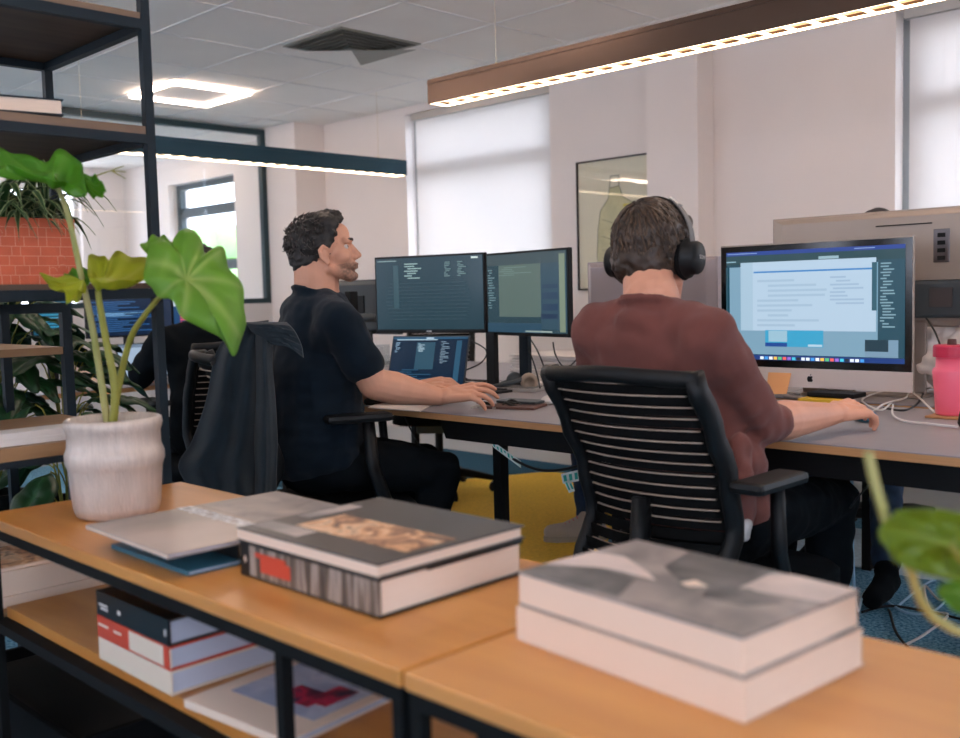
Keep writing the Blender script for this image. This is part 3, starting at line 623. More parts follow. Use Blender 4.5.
LF('small_leaf', [(84, 176), (94, 175), (100, 180), (106, 190), (103, 196), (95, 198), (88, 194), (85, 186)], (86, 180), 1.9, 'leaf_mid', (0, -.003), veins=(4,), cup=.008)
LF('lobed_leaf', [(40, 275), (52, 276), (66, 277), (80, 279), (86, 284), (85, 291), (78, 291), (76, 300), (74, 303), (66, 303), (65, 293), (58, 289), (50, 289), (48, 283)],
   (84, 280), 1.87, 'leaf_yellow', (0, -.003), veins=(1, 9), cup=.012)
LF('lobed_leaf', [(64, 276), (72, 270), (82, 269), (90, 272), (92, 280), (84, 284), (72, 281)], (88, 279), 1.9, 'leaf_mid', (0, -.003), veins=(2,), cup=.006)
S('new_shoot', [(96, 176, 1.9), (104, 173, 1.9), (112, 171, 1.9), (126, 172, 1.9)], (.0014, .0008), 'stem_olive')
S('new_shoot', [(111, 171, 1.9), (118, 168, 1.9), (124, 166, 1.9)], (.0014, .0006), 'stem_olive')
S('new_shoot', [(112, 171, 1.9), (119, 175, 1.9), (126, 179, 1.9)], (.0014, .0006), 'stem_olive')
# red planter with spider plant
pz = 1.141; X_a, X_b, Y_a, Y_b = .76, .967, 2.2, 2.36
t = empty('spider_plant', ((X_a+X_b)/2, 2.28, pz), 0, 'spider plant with cream-edged blades in a red brick-patterned planter on the rack', 'potted plant')
b = B(); hh = .142; th = .008
for q in ((X_a, X_b, Y_a, Y_a+th), (X_a, X_b, Y_b-th, Y_b), (X_a, X_a+th, Y_a+th, Y_b-th), (X_b-th, X_b, Y_a+th, Y_b-th)): b.box(*q, pz, pz+hh)
b.box(X_a+th, X_b-th, Y_a+th, Y_b-th, pz, pz+.01); plt = b.build('planter', 'terracotta', t, bevel=.002)
g = B(); mk('terracotta_line', 'dd9377', .75); rows = 7; rh = hh/rows
for k in range(rows):
    z = pz+rh*k
    if k: g.box(X_a, X_b, Y_a-.0012, Y_a, z-.0008, z+.0008)
    x = X_a+random.uniform(.01, .03)
    while x < X_b-.01: g.box(x, x+.0014, Y_a-.0011, Y_a, z+.001, z+rh-.001); x += random.choice((.018, .03, .042))
    y = Y_a+.02
    while y < Y_b: g.box(X_b, X_b+.0011, y, y+.0014, z+.001, z+rh-.001); y += .035
for k in range(5):
    cx = X_a+.02+random.random()*.16; cz = pz+random.random()*.11+.01
    g.tube([(cx+.009*math.cos(a/6), Y_a-.0004, cz+.009*math.sin(a/6)) for a in range(0, 20, 2)], .0006, 4)
g.build('brick_relief', 'terracotta_line', plt)
B().box(X_a+th, X_b-th, Y_a+th, Y_b-th, pz+.1, pz+.125).build('soil', 'soil', t)
fo = B(); tint = []
for i in range(130):
    a = random.uniform(0, 2*PI); c0 = V(((X_a+X_b)/2+random.uniform(-.07, .07), 2.28+random.uniform(-.05, .05), pz+.122)); L = random.uniform(.09, .21); up = random.uniform(.5, 1.6)
    d = V((math.cos(a), math.sin(a), 0)); w_ = random.uniform(.006, .011)
    P_ = bez(c0, c0+V((0, 0, L*up*.5))+d*L*.2, c0+V((0, 0, L*up*.65))+d*L*.65, c0+d*L*random.uniform(.9, 1.15)+V((0, 0, L*(up*.6-.55))), 9)
    P_ = [V((p.x, p.y, max(p.z, pz+.1) if (X_a-.01 < p.x < X_b+.01 and Y_a-.01 < p.y < Y_b+.01) else p.z)) for p in P_]
    P_ = [V((p.x, p.y, min(p.z, 1.42))) for p in P_]
    sd = d.cross(V((0, 0, 1))); vs = []; ts = []
    for k, p in enumerate(P_):
        f = k/9; ww = w_*(math.sin(PI*min(1, f*.9+.18))**.6)*(1 if k < 9 else .1)
        for q, dz, tt in ((-1, .001, 1), (-.62, 0, .0), (0, -.001, 0), (.62, 0, .0), (1, .001, 1)): vs.append(p+sd*(ww*q)+V((0, 0, dz))); ts.append(tt)
    n = len(vs); vs += [v-V((0, 0, .0006)) for v in vs]; ts += ts; fs = []
    for k in range(9):
        for j in range(4): e = k*5+j; fs.append((e, e+1, e+6, e+5)); fs.append((n+e, n+e+5, n+e+6, n+e+1))
    fo.add(vs, fs); tint += ts
fo.a = tint; fo.build('foliage', 'blade_green', t, smooth=True)
# dark peace-lily style plant behind, under the planter shelf
def big_leaf_plant(c, lab, n, L, seed, zmax, grp=None, cone=(0, 2*PI), m='leaf_dark'):
    random.seed(seed); c = V(c)
    t = empty('foliage_plant', c, 0, lab, 'plant', grp)
    B().lathe([(0, 0), (.07, 0), (.085, .13), (.09, .14), (.08, .14), (.075, .12), (0, .12)], c, 24).build('pot', 'plastic_black', t, smooth=True)
    for i in range(n):
        a = random.uniform(*cone); d = V((math.cos(a), math.sin(a), 0)); r = L*random.uniform(.45, 1); h = random.uniform(.15, zmax-.12)
        base = c+V((0, 0, .13)); tipb = base+d*r*.45+V((0, 0, h))
        B().tube(bez(base, base+V((0, 0, h*.6)), tipb-d*.05, tipb, 7), .0025, 6).build('stalk', 'stem_olive', t, smooth=True)
        bl = random.uniform(.15, .26); w_ = bl*.27; sd = d.cross(V((0, 0, 1))).normalized(); ax = (d+V((0, 0, random.uniform(-.9, .1)))).normalized()
        o = [tipb, tipb+ax*bl*.2+sd*w_*.8, tipb+ax*bl*.45+sd*w_, tipb+ax*bl*.75+sd*w_*.6, tipb+ax*bl-V((0, 0, .02)), tipb+ax*bl*.75-sd*w_*.6, tipb+ax*bl*.45-sd*w_, tipb+ax*bl*.2-sd*w_*.8]
        leaf('leaf', o, tipb+ax*bl*.4, 0, m, t, veins=(0, 4), cup=.012, rings=4, vw=.2)
    random.seed(7)
big_leaf_plant((1.2, 3.42, .35), 'dark broad-leaved plant behind the rack, seen under the planter shelf', 60, .36, 3, .85, None)
big_leaf_plant((1.42, 3.4, .3), 'dark glossy plant with long drooping leaves left of the grey laptop', 34, .3, 5, .72, None)
big_leaf_plant((1.25, 3.02, 0), 'dark leafy plant on the floor behind the rack, below the cream papers', 22, .22, 9, .8, None)
for q in ((1.2, 3.42, .35), (1.42, 3.4, .3)):
    s = empty('plant_stool', (q[0], q[1], 0), 0, 'small black stool carrying a dark plant, '+('nearer the left edge' if q[0] < 1.3 else 'nearer the desk'), 'stool')
    B().lathe([(0, q[2]-.021), (.12, q[2]-.021), (.12, q[2]-.001), (0, q[2]-.001)], (q[0], q[1], 0), 24).build('seat', 'plastic_black', s)
    for k in range(3): B().tube([(q[0]+.09*math.cos(k*2.1), q[1]+.09*math.sin(k*2.1), q[2]-.02), (q[0]+.12*math.cos(k*2.1), q[1]+.12*math.sin(k*2.1), 0)], .008, 8).build('leg', 'plastic_black', s)
# plant at the right front edge
t = empty('potted_plant', (1.08, -.03, .701), 0, 'blurred green plant leaning in from the right edge above the cream books', 'potted plant')
t.location.x = 1.03
c0 = V((1.03, -.03, .701))
B().lathe([(0, 0), (.055, 0), (.065, .1), (.07, .11), (.06, .11), (.055, .09), (0, .09)], c0, 30).build('pot', 'ceramic', t, smooth=True)
def TT(name, P_, r, m): return B().tube(crom(P_), r, 8).build(name, m, t, smooth=True)
soil = c0+V((0, 0, .09))
TT('stalk', [soil, at(985, 640, .93), at(905, 560, .9), at(880, 500, .9), at(868, 452, .9)], .0048, 'stem_pale')
TT('stalk', [soil, at(1010, 640, .92), at(975, 580, .9), at(950, 545, .89)], .003, 'stem_olive')
leaf('leaf', [at(x, y, .89+(x-920)*.0004) for x, y in ((884, 520), (900, 511), (922, 508), (945, 510), (975, 518), (1000, 540), (990, 565), (962, 580), (940, 578), (912, 570), (892, 558), (881, 540))], at(950, 545, .89), 0, 'leaf_olive', t, veins=(0, 5), cup=.012)
leaf('leaf', [at(x, y, .93) for x, y in ((935, 590), (955, 580), (985, 585), (1010, 600), (985, 615), (955, 612))], at(985, 598, .93), 0, 'leaf_light', t, veins=(0,), cup=.01)
# ================================================================== DESKS
DZ = .73
def desk(x0, x1, y0, y1, lab, front=True, tray=None, legs=(), axis='y'):
    t = empty('desk', ((x0+x1)/2, (y0+y1)/2, 0), 0, lab, 'desk')
    B().box(x0+.001, x1-.001, y0+.001, y1-.001, DZ-.022, DZ-.003).build('core', 'ply', t)
    B().box(x0, x1, y0, y1, DZ-.003, DZ).build('desktop', 'laminate', t)
    if tray: 
        b = B(); a, c, d, e = tray; b.hexa([(a, d+.03, DZ-.085), (c, d+.03, DZ-.085), (c, e-.03, DZ-.085), (a, e-.03, DZ-.085), (a, d, DZ-.023), (c, d, DZ-.023), (c, e, DZ-.023), (a, e, DZ-.023)])
        b.build('steel_tray', 'black', t)
    for (x, y) in legs: B().box(x-.017, x+.017, y-.017, y+.017, .0, DZ-.023).build('leg', 'black', t)
    return t
desk(2.13, 2.93, 1.70, 3.30, 'grey desk with plywood edge before the man in the navy t-shirt', tray=(2.16, 2.5, 1.76, 2.33), legs=((2.25, 2.15), (2.85, 2.15)))
desk(2.205, 2.995, -.10, 1.695, 'grey desk with plywood edge under the silver computer at right', tray=(2.24, 2.7, .66, 1.66), legs=((2.3, -.05), (2.9, -.05), (2.95, 1.64)))
desk(3.06, 3.86, 1.70, 4.35, 'grey desk behind the two dark monitors', legs=((3.8, 1.75), (3.8, 4.3), (3.12, 4.3)))
desk(3.06, 3.86, -.10, 1.695, 'grey desk behind the silver computer at right', legs=((3.8, -.05), (3.75, 1.64)))
d3 = desk(.75, 2.9, 4.15, 4.9, 'wood-edged desk beyond the plants at left with blue screens on it', legs=((.8, 4.2), (2.85, 4.2), (.8, 4.85), (2.85, 4.85)))
# ------------------------------------------------------------------ screens
def screen(name, bl, br, h, lab, cat, tilt=0, thick=.02, bezel=.008, bmat='plastic_black', face=('1d3b46', .5), rects=(), chin=0, chinmat=None, bot=None, round_=0, group=None):
    bl, br = V(bl), V(br); z = (bl.z+br.z)/2; bl.z = br.z = z; ux = (br-bl).normalized(); W_ = (br-bl).length
    back = V((0, 0, 1)).cross(ux); back = -back if back.dot(FW) < 0 else back
    uy = (V((0, 0, 1))*math.cos(tilt)+back*math.sin(tilt)).normalized(); nb = ux.cross(uy); nb = -nb if nb.dot(FW) < 0 else nb
    t = empty(name, (bl+br)/2, 0, lab, cat, group)
    b = B(); c = bl+ux*W_/2+uy*h/2+nb*(thick/2+.0015); b.obox(c, ux, uy, nb, W_/2, h/2, thick/2); b.build('casing', bmat, t, bevel=.003)
    y0 = bot if bot is not None else bezel
    def quad(name_, u0, v0, u1, v1, m, off, par, th=.0006):
        w = W_-2*bezel; hh = h-bezel-y0
        p0 = bl+ux*(bezel+u0*w)+uy*(y0+v0*hh)-nb*off; p = [p0, p0+ux*((u1-u0)*w), p0+ux*((u1-u0)*w)+uy*((v1-v0)*hh), p0+uy*((v1-v0)*hh)]
        return p
    ee = lambda e: e*.85 if e > .5 else e*1.5
    em = mat('screen_'+name, '0a0d10', .25, em=ee(face[1]), emc=face[0]); fb = B(); p = quad('', 0, 0, 1, 1, em, .0004, t); fb.prism(p, nb*.0018); disp = fb.build('display', em, t)
    cols = {}
    for k, r in enumerate(rects):
        u0, v0, u1, v1, col = r[:5]; e = r[5] if len(r) > 5 else face[1]
        b = cols.setdefault((col, e), B()); b.prism(quad('', u0, v0, u1, v1, None, .0010+.00022*k, t), nb*.0002)
    for (col, e), b in cols.items(): b.build('window_graphics', mat('ui_'+col, '0a0d10', .3, em=ee(e), emc=col), disp)
    if chin:
        b = B(); q = bl-nb*.0006; b.prism([q, q+ux*W_, q+ux*W_+uy*chin, q+uy*chin], nb*.002); b.build('chin', chinmat, t)
    return t, bl, ux, uy, nb, W_
def code(u0, v0, u1, v1, n, col, e, seed=1, wmax=1):
    rd = random.Random(seed); out = []
    for i in range(n):
        v = v1-(v1-v0)*(i+.5)/n; a = u0+(u1-u0)*rd.choice((0, 0, .08, .16)); w = (u1-u0)*rd.uniform(.25, .95)*wmax
        out.append((a, v-(v1-v0)/n*.25, min(a+w, u1), v+(v1-v0)/n*.2, col, e))
    return out
E1 = .3
r = [(.02, .955, .3, .97, '8fa5a5', .6), (.8, .955, .97, .97, '8fa5a5', .6)]
r = code(.02, .953, .3, .975, 1, '7f9696', .5)+[(.17, .3, .22, .9, '2f525c', E1), (.9, .955, .96, .98, 'b9c8c4', .8)]+code(.28, .7, .47, .93, 7, '7f9896', .5, 3)+code(.66, .72, .72, .93, 9, '6f8c8c', .6, 5)+code(.78, .72, .86, .93, 9, '6f8c8c', .6, 6)
r += [(.1+.01*abs(k-5), .14+.05*k, .9-.01*abs(k-5), .147+.05*k, '2b4a55', E1) for k in range(11)]
m1, bl, ux, uy, nb, W_ = screen('monitor', at(376.5, 331, 4.1), at(486, 335, 3.83), .305, 'dark monitor with a black bezel showing code, left one of the pair above the laptop', 'monitor', face=('1f3e4a', E1), rects=r, bot=.014)
b = B()
lt = B(); q0 = bl+ux*(W_/2-.012)+uy*.004-nb*.0012
for k, o in enumerate(((0, .005), (.007, .004), (.013, .004), (.018, .005))): lt.prism([q0+ux*o[0], q0+ux*(o[0]+o[1]), q0+ux*(o[0]+o[1])+uy*.006, q0+ux*o[0]+uy*.006], nb*.001)
lt.build('maker_logo', 'silver', m1)
def stand(par, c, z1, m='plastic_black', base=True):
    B().box(c[0]-.012, c[0]+.012, c[1]-.022, c[1]+.022, DZ+.008, z1).build('stand_post', m, par, bevel=.003)
    if base: B().box(c[0]-.09, c[0]+.09, c[1]-.11, c[1]+.11, DZ+.0005, DZ+.01).build('stand_foot', m, par, bevel=.004)
p = at(492, 340, 3.8); stand(m1, (p.x, p.y), .95); 
r = [(0, .86, 1, 1, '3c4e54', .35), (.16, .2, .7, .86, '4e5f5a', .45), (.7, .05, 1, .86, '2b4452', .45), (.92, .02, .985, .96, '7d8c78', .6), (0, 0, .7, .12, '2a4a5e', .6), (.5, .01, .83, .03, '8b9a96', .7), (.72, .55, .9, .6, '26405a', .6), (.72, .42, .9, .5, '26405a', .6), (.72, .28, .9, .36, '223c58', .6), (.7, .18, .9, .24, '1d3450', .6)]
r += code(.02, .3, .13, .82, 16, '5e7a80', .7, 8)+code(.18, .72, .6, .84, 5, '6a807a', .7, 9)
m2, *_ = screen('monitor', at(487.5, 334.5, 3.82), at(569, 338, 3.42), .305, 'dark monitor angled inward showing a grey-green window, right one of the pair', 'monitor', face=('2c444e', .35), rects=r, bot=.012)
p = at(525, 340, 3.85); stand(m2, (p.x, p.y), 1.0, 'steel', False); 
# laptop
r = code(.05, .93, .9, .97, 1, '9ab0bc', .8)+[(.33, .4, .58, .9, '2f5468', .55), (.86, .1, .93, .93, '23485f', .5), (0, .96, 1, 1, '1f4662', .5), (.45, .965, .55, .99, 'a9bccb', .9)]+code(.35, .72, .45, .88, 8, '9ab0bc', .9, 2)+code(.66, .5, .8, .92, 14, '7f95a5', .6, 4)+code(.05, .7, .12, .9, 8, '7f9ab0', .8, 5)+code(.1, .15, .6, .4, 6, '1d4560', .8, 12)
tl, tr, br_ = at(396, 335, 3.78), at(472, 335, 3.66), at(463, 388, 3.55)
ux_ = (tr-tl).normalized(); W_ = (tr-tl).length; bl_ = br_-ux_*W_
lp, bl, ux, uy, nb, W_ = screen('laptop', (bl_.x, bl_.y, DZ+.018), (br_.x, br_.y, DZ+.018), .215, 'open dark laptop with a blue screen under the left monitor', 'laptop', tilt=.35, thick=.006, bezel=.006, face=('0a1d30', .5), rects=r, bmat='plastic_grey')
b = B(); f0 = -V((nb.x, nb.y, 0)).normalized(); c = bl+ux*W_/2+f0*.11; c.z = DZ+.009; b.obox(c, ux, f0, V((0, 0, 1)), W_/2, .11, .007); b.build('keyboard_base', 'plastic_grey', lp, bevel=.002)
b = B()
for i in range(14):
    for j in range(6):
        c = bl+ux*(W_*(.06+.88*(i+.5)/14))+f0*(.02+.016*j); c.z = DZ+.0165; b.obox(c, ux, f0, V((0, 0, 1)), .0085, .0065, .0008)
b.build('keys', 'plastic_black', lp)
# all-in-one computer at right
IX = 3.05
r = [(0, .965, 1, 1, '1d3f93', .6), (0, .88, 1, .965, '20474f', .55), (0, 0, 1, .045, '163a80', .6), (.02, .05, .865, .86, '7fa6bd', .6), (.09, .27, .855, .9, 'b7cfe4', .62), (.17, .8, .855, .815, '3d86c8', .62), (.09, .27, .165, .9, 'aac6da', .62),
     (.865, .05, 1, .88, '1f4d5e', .55), (.24, .125, .575, .275, '3aa6cf', .6), (.26, .17, .37, .27, '9fc6da', .6), (.24, .125, .37, .16, '1c4a98', .6), (.49, .13, .57, .15, 'bcd8ea', .6), (.8, .05, .97, .2, '7c9cb4', .6), (.8, .1, .92, .2, '193a48', .55), (0, .05, .012, .86, '1f4450', .8), (.835, .45, .86, .86, '2b5f70', .55), (.55, .905, .66, .93, '9dbcc8', .6)]
r += code(.88, .3, .96, .86, 22, '8fb2c0', .55, 3)+code(.01, .9, .1, .92, 1, '8fb2c0', .8)+code(.2, .3, .6, .75, 10, 'a9c4da', .6, 21)+code(.62, .5, .82, .76, 8, 'a2bdd6', .6, 22)+code(.02, .975, .3, .99, 1, '9bb4e0', .6)+code(.75, .975, .98, .99, 1, '9bb4e0', .6, 4)
dock = ['d9e2ea', '3a8ad0', 'e8e8e8', 'e0b040', '50b070', 'e05a50', '8a60c0', '40b0c8', '22262c', 'd0d8e0']
r += [(.22+.027*k, .008, .24+.027*k, .034, dock[k % 10], .9) for k in range(22)]
im, bl, ux, uy, nb, W_ = screen('desktop_computer', (IX, 1.852, .768), (IX, 1.199, .768), .470, 'silver all-in-one computer with a bright white window on screen, before the seated man in maroon', 'computer', thick=.012, bezel=.024, bmat='alu', face=('1a4a5c', .55), rects=r, chin=.062, chinmat='alu_chin', bot=.086)
b = B(); q = bl+uy*.062-nb*.0002; b.prism([q+ux*.003, q+ux*(W_-.003), q+ux*(W_-.003)+uy*(.403), q+ux*.003+uy*.403], nb*.001); b.build('black_bezel', 'glass_black', im)
b = B(); b.ell(bl+ux*W_/2+uy*.26+nb*.04, (.025, .25, .17), n=24, m=12); b.build('back_bulge', 'alu', im, smooth=True)
b = B(); c0 = V((IX+.06, (1.852+1.199)/2, 0)); b.hexa([(c0.x-.07, c0.y-.09, DZ+.001), (c0.x+.1, c0.y-.09, DZ+.001), (c0.x+.1, c0.y+.09, DZ+.001), (c0.x-.07, c0.y+.09, DZ+.001), (c0.x-.07, c0.y-.09, DZ+.008), (c0.x+.1, c0.y-.09, DZ+.008), (c0.x+.1, c0.y+.09, DZ+.008), (c0.x-.07, c0.y+.09, DZ+.008)])
b.hexa([(c0.x+.07, c0.y-.09, DZ+.006), (c0.x+.08, c0.y-.09, DZ+.006), (c0.x+.08, c0.y+.09, DZ+.006), (c0.x+.07, c0.y+.09, DZ+.006), (c0.x-.02, c0.y-.09, 1.0), (c0.x-.01, c0.y-.09, 1.0), (c0.x-.01, c0.y+.09, 1.0), (c0.x-.02, c0.y+.09, 1.0)]); b.build('stand', 'alu', im, bevel=.002)
# fruit emblem on the chin
lg = B(); c = bl+ux*(W_*.5)+uy*.031-nb*.0014; s = .0105
pts = [(0, .72), (.3, .85), (.65, .8), (.88, .58), (.62, .3), (.62, -.05), (.92, -.35), (.7, -.8), (.42, -1), (0, -.9), (-.42, -1), (-.75, -.75), (-.95, -.2), (-.9, .35), (-.62, .75), (-.3, .85)]
lg.prism([c+ux*(x*s)+uy*(y*s-.002) for x, y in pts], nb*.0008); lg.prism([c+ux*(x*s)+uy*(y*s-.002) for x, y in ((.02, .95), (.05, 1.3), (.4, 1.6), (.38, 1.2))], nb*.0008); lg.build('emblem', 'black', im)
n_ = tag(B().prism([bl+ux*.18+uy*.045-nb*.002, bl+ux*.262+uy*.045-nb*.002, bl+ux*.255+uy*-.022-nb*.02, bl+ux*.18+uy*-.028-nb*.02], nb*.0005).build('sticky_note', 'orange_note'), 'orange sticky note hanging on the lower rim of the silver computer', 'note')
# backs of machines on the opposite desks
def back_machine(c, w_, z0, z1, lab, m='alu', yaw=0, vesa=True, ports=False, label_='computer'):
    t = empty('desktop_computer', (c[0], c[1], DZ), yaw, lab, label_); x, y = 0, 0; T = Matrix.Translation((c[0], c[1], 0)) @ Matrix.Rotation(yaw, 4, 'Z')
    def bb(name, mt, boxes, bev=.0, sm=False):
        b = B(); [b.box(*q) for q in boxes]; b.v = [tuple(T@V(v)) for v in b.v]; return b.build(name, mt, t, bevel=bev, smooth=sm)
    bb('casing', m, [(-.005, .02, -w_/2, w_/2, z0, z1)], .003)
    b = B(); h = w_/2-.004; b.hexa([(-.03, -h*.9, z0+.02), (-.004, -h, z0+.004), (-.004, h, z0+.004), (-.03, h*.9, z0+.02), (-.03, -h*.9, z1-.022), (-.004, -h, z1-.004), (-.004, h, z1-.004), (-.03, h*.9, z1-.022)]); b.v = [tuple(T@V(v)) for v in b.v]; b.build('back_shell', m, t, bevel=.004)
    if vesa: bb('stand_socket', 'plastic_black', [(-.036, -.028, -.055, .055, z0+.06, z0+.17)], .002)
    if ports:
        bb('port_panel', 'alu_dark', [(-.0335, -.029, -.155, -.105, z1-.175, z1-.07)], .002); b = B()
        for k in range(4): b.box(-.0345, -.033, -.142, -.118, z1-.168+.024*k, z1-.155+.024*k)
        b.v = [tuple(T@V(v)) for v in b.v]; b.build('port', 'black', t)
        bb('slot', 'black', [(-.0335, -.03, -.1, .08, z1-.052, z1-.048)])
    bb('stand', m, [(-.02, -.008, -.08, .08, DZ+.009, z0+.12), (-.1, .1, -.1, .1, DZ+.0005, DZ+.009)], .003)
    return t
back_machine((3.33, 2.34), .62, .985, 1.215, 'grey computer seen from behind between the monitor pair and the seated man in maroon', 'alu_mauve')
bm_ = back_machine((3.33, 1.34), .93, .955, 1.335, 'large silver screen seen from behind, partly hidden by the silver computer', 'alu', vesa=False, ports=True)
b = B(); b.box(3.285, 3.299, 1.07, 1.36, .985, 1.105); b.build('stand_recess', 'plastic_grey', bm_, bevel=.012)
b = B(); b.box(3.281, 3.286, 1.17, 1.24, 1.02, 1.08); b.build('rating_label', 'alu_dark', bm_)
pm = at(362, 302, 4.5); o = back_machine((pm.x, pm.y), .5, .93, 1.17, 'grey monitor seen from behind beside the bearded face', 'plastic_grey', yaw=.0, label_='monitor')
for k, (a, l) in enumerate((((at(352, 318, 4.3)), 'black monitor mount with a grey joint behind the navy t-shirt'),)):
    t = empty('monitor_mount', a, 0, l, 'monitor mount'); B().box(a.x-.02, a.x+.02, a.y-.02, a.y+.02, DZ+.001, 1.12).build('post', 'black', t, bevel=.004); B().tube([a, a+V((.06, -.08, .0))], .018, 12).build('joint', 'plastic_grey', t, smooth=True)
# row-two screens (behind the big plant)
r = code(.03, .1, .95, .9, 16, '245a90', .7, 31)+code(.1, .5, .8, .6, 3, '7fb0d8', .7, 32)
s1, *_ = screen('monitor', (2.06, 4.62, .93), (2.50, 4.62, .93), .20, 'wide monitor with blue code behind the plant stalks', 'monitor', face=('08203c', .6), rects=r); B().box(2.26, 2.3, 4.645, 4.67, DZ+.001, 1.0).build('stand', 'black', s1)
r = code(.03, .1, .95, .9, 9, '2f86a8', .7, 33)
s2, *_ = screen('monitor', (1.80, 4.6, .95), (1.99, 4.6, .95), .17, 'small blue-green screen at the left behind the rack leaves', 'monitor', face=('10485c', .6), rects=r); B().box(1.88, 1.92, 4.625, 4.65, DZ+.001, 1.0).build('stand', 'black', s2)
s3, *_ = screen('monitor', (2.54, 4.7, .94), (2.85, 4.62, .94), .22, 'monitor with red and blue lines behind the big leaf', 'monitor', face=('123456', 1), rects=code(.03, .1, .95, .5, 6, 'c03a50', 1.2, 35)+[(0, .6, 1, 1, 'b9c4cc', .9)]); B().box(2.66, 2.7, 4.7, 4.73, DZ+.001, 1.0).build('stand', 'black', s3)
s4, *_ = screen('laptop', (2.12, 4.42, DZ+.014), (2.36, 4.42, DZ+.014), .17, 'grey laptop lid open on the far left desk', 'laptop', tilt=.3, thick=.006, face=('9db4cc', .6), bmat='plastic_grey', rects=[(0, .9, 1, 1, '6a7f98', .6)])
B().box(2.12, 2.36, 4.22, 4.41, DZ+.001, DZ+.014).build('keyboard_base', 'silver', s4)
tag(B().box(1.93, 2.07, 4.5, 4.56, DZ+.001, .86).build('desk_box', 'cover_cream', bevel=.004), 'small cream box beside the far laptop', 'box')
# ================================================================== CHAIRS
def interp(tab, z):
    if z <= tab[0][0]: return tab[0][1]
    for (a, p), (c, q) in zip(tab, tab[1:]):
        if z <= c: f = (z-a)/(c-a); f = f*f*(3-2*f); return p+(q-p)*f
    return tab[-1][1]
BX = [(.40, -.27), (.48, -.25), (.60, -.185), (.72, -.215), (.82, -.27), (.93, -.335)]
BW = [(.40, .166), (.6, .176), (.8, .18), (.93, .178)]
def office_chair(loc, rz, lab, group='black mesh-back office chairs'):
    t = empty('office_chair', loc, rz, lab, 'office chair', group); K = dict(parent=t, local=True)
    def bp(z, y):
        w = interp(BW, z); return V((interp(BX, z)-.045*(1-(y/w)**2), y, z))
    b = B(); rb = B(); n = 19
    for i in range(n):
        z = .455+i*.0245; w = interp(BW, z)-.006; rows = []
        for (dz, dx) in ((0, 0), (.0225, 0), (.0225, -.004), (0, -.004)):
            rows.append([bp(z, -w+2*w*j/12)+V((dx, 0, dz)) for j in range(13)])
        vs = [p for r in rows for p in r]; fs = []
        for k in range(4):
            for j in range(12): a = k*13+j; c = ((k+1) % 4)*13+j; fs.append((a, a+1, c+1, c))
        fs += [(0, 13, 26, 39), (12, 51, 38, 25)]; b.add(vs, fs)
        rows = [[bp(z+.017, -w+.012+2*(w-.012)*j/12)+V((dx, 0, dz)) for j in range(13)] for (dz, dx) in ((0, -.001), (.0026, -.001), (.0026, -.0075), (0, -.0075))]
        rb.add([p for r in rows for p in r], fs)
    b.build('back_slats', 'mesh_black', smooth=False, **K); rb.build('slat_edges', 'rib_tan', **K)
    for s in (-1, 1):
        B().tube([V((interp(BX, z)+.004, s*(interp(BW, z)+.004), z)) for z in [.38+.0344*i for i in range(17)]], .028, 12, flat=.6, upv=(1, 0, 0)).build('side_frame', 'plastic_black', smooth=True, **K)
    B().tube([bp(.928, -.192+.384*j/14)+V((-.004, 0, -.004*math.cos(j/14*6.28))) for j in range(15)], .017, 12, flat=.8).build('top_rail', 'plastic_black', smooth=True, **K)
    B().tube([(-.215, -.19, .40), (-.24, -.08, .385), (-.24, .08, .385), (-.215, .19, .40)], .018, 10).build('lower_rail', 'plastic_black', smooth=True, **K)
    B().tube([(-.25, 0, .66), (-.27, 0, .5), (-.22, 0, .40), (-.05, 0, .37)], .03, 10, flat=.6).build('back_support', 'plastic_black', smooth=True, **K)
    s_ = B(); P = []
    for j in range(28):
        a = 2*PI*j/28; e = .45; cx, sx_ = math.cos(a), math.sin(a); P.append((.25*math.copysign(abs(cx)**e, cx)+.02, .24*math.copysign(abs(sx_)**e, sx_)))
    lay = [(0, .40, .9), (0, .41, 1), (0, .445, 1.0), (0, .458, .95), (0, .461, .7)]; vs = [V((x*f+.0, y*f, z)) for _, z, f in lay for x, y in P]; k = 28
    fs = [(i*k+j, i*k+(j+1) % k, (i+1)*k+(j+1) % k, (i+1)*k+j) for i in range(4) for j in range(k)]+[tuple(range(k))[::-1], tuple(4*k+j for j in range(k))]
    s_.add(vs, fs).build('seat', 'cloth_black', smooth=True, **K)
    B().box(-.12, .14, -.11, .11, .345, .4).build('tilt_mechanism', 'plastic_grey', bevel=.01, **K)
    for s in (-1, 1):
        ox = .17 if s > 0 else 0; a = B().box(-.24+ox, -.04+ox, s*.235-.038, s*.235+.038, .69, .715).build('armrest', 'plastic_black', bevel=.012, **K)
        B().tube([(-.02, s*.2, .40), (-.06, s*.235, .43), (-.1+ox, s*.235, .55), (-.11+ox, s*.235, .691)], [.024, .026, .024, .022], 10, flat=.7).build('armrest_support', 'plastic_black', parent=a, local=True, smooth=True)
    B().lathe([(0, .1), (.03, .1), (.03, .2), (.022, .2), (.022, .35), (0, .35)], n=20).build('gas_lift', 'plastic_black', smooth=False, **K)
    for k in range(5):
        a = 2*PI*k/5+.3; d = V((math.cos(a), math.sin(a), 0)); q = V((-d.y, d.x, 0))
        l = B().tube([d*.02+V((0, 0, .115)), d*.15+V((0, 0, .105)), d*.3+V((0, 0, .075))], [.03, .024, .016], 8, flat=.7).build('base_arm', 'plastic_black', smooth=True, **K)
        c = B(); e = d*.3
        for s in (-1, 1): c.tube([e+q*(s*.007)+V((0, 0, .028)), e+q*(s*.024)+V((0, 0, .028))], .0275, 14)
        c.tube([e+V((0, 0, .03)), e+V((0, 0, .08))], .007, 8); c.build('caster', 'plastic_black', parent=l, local=True)
    return t
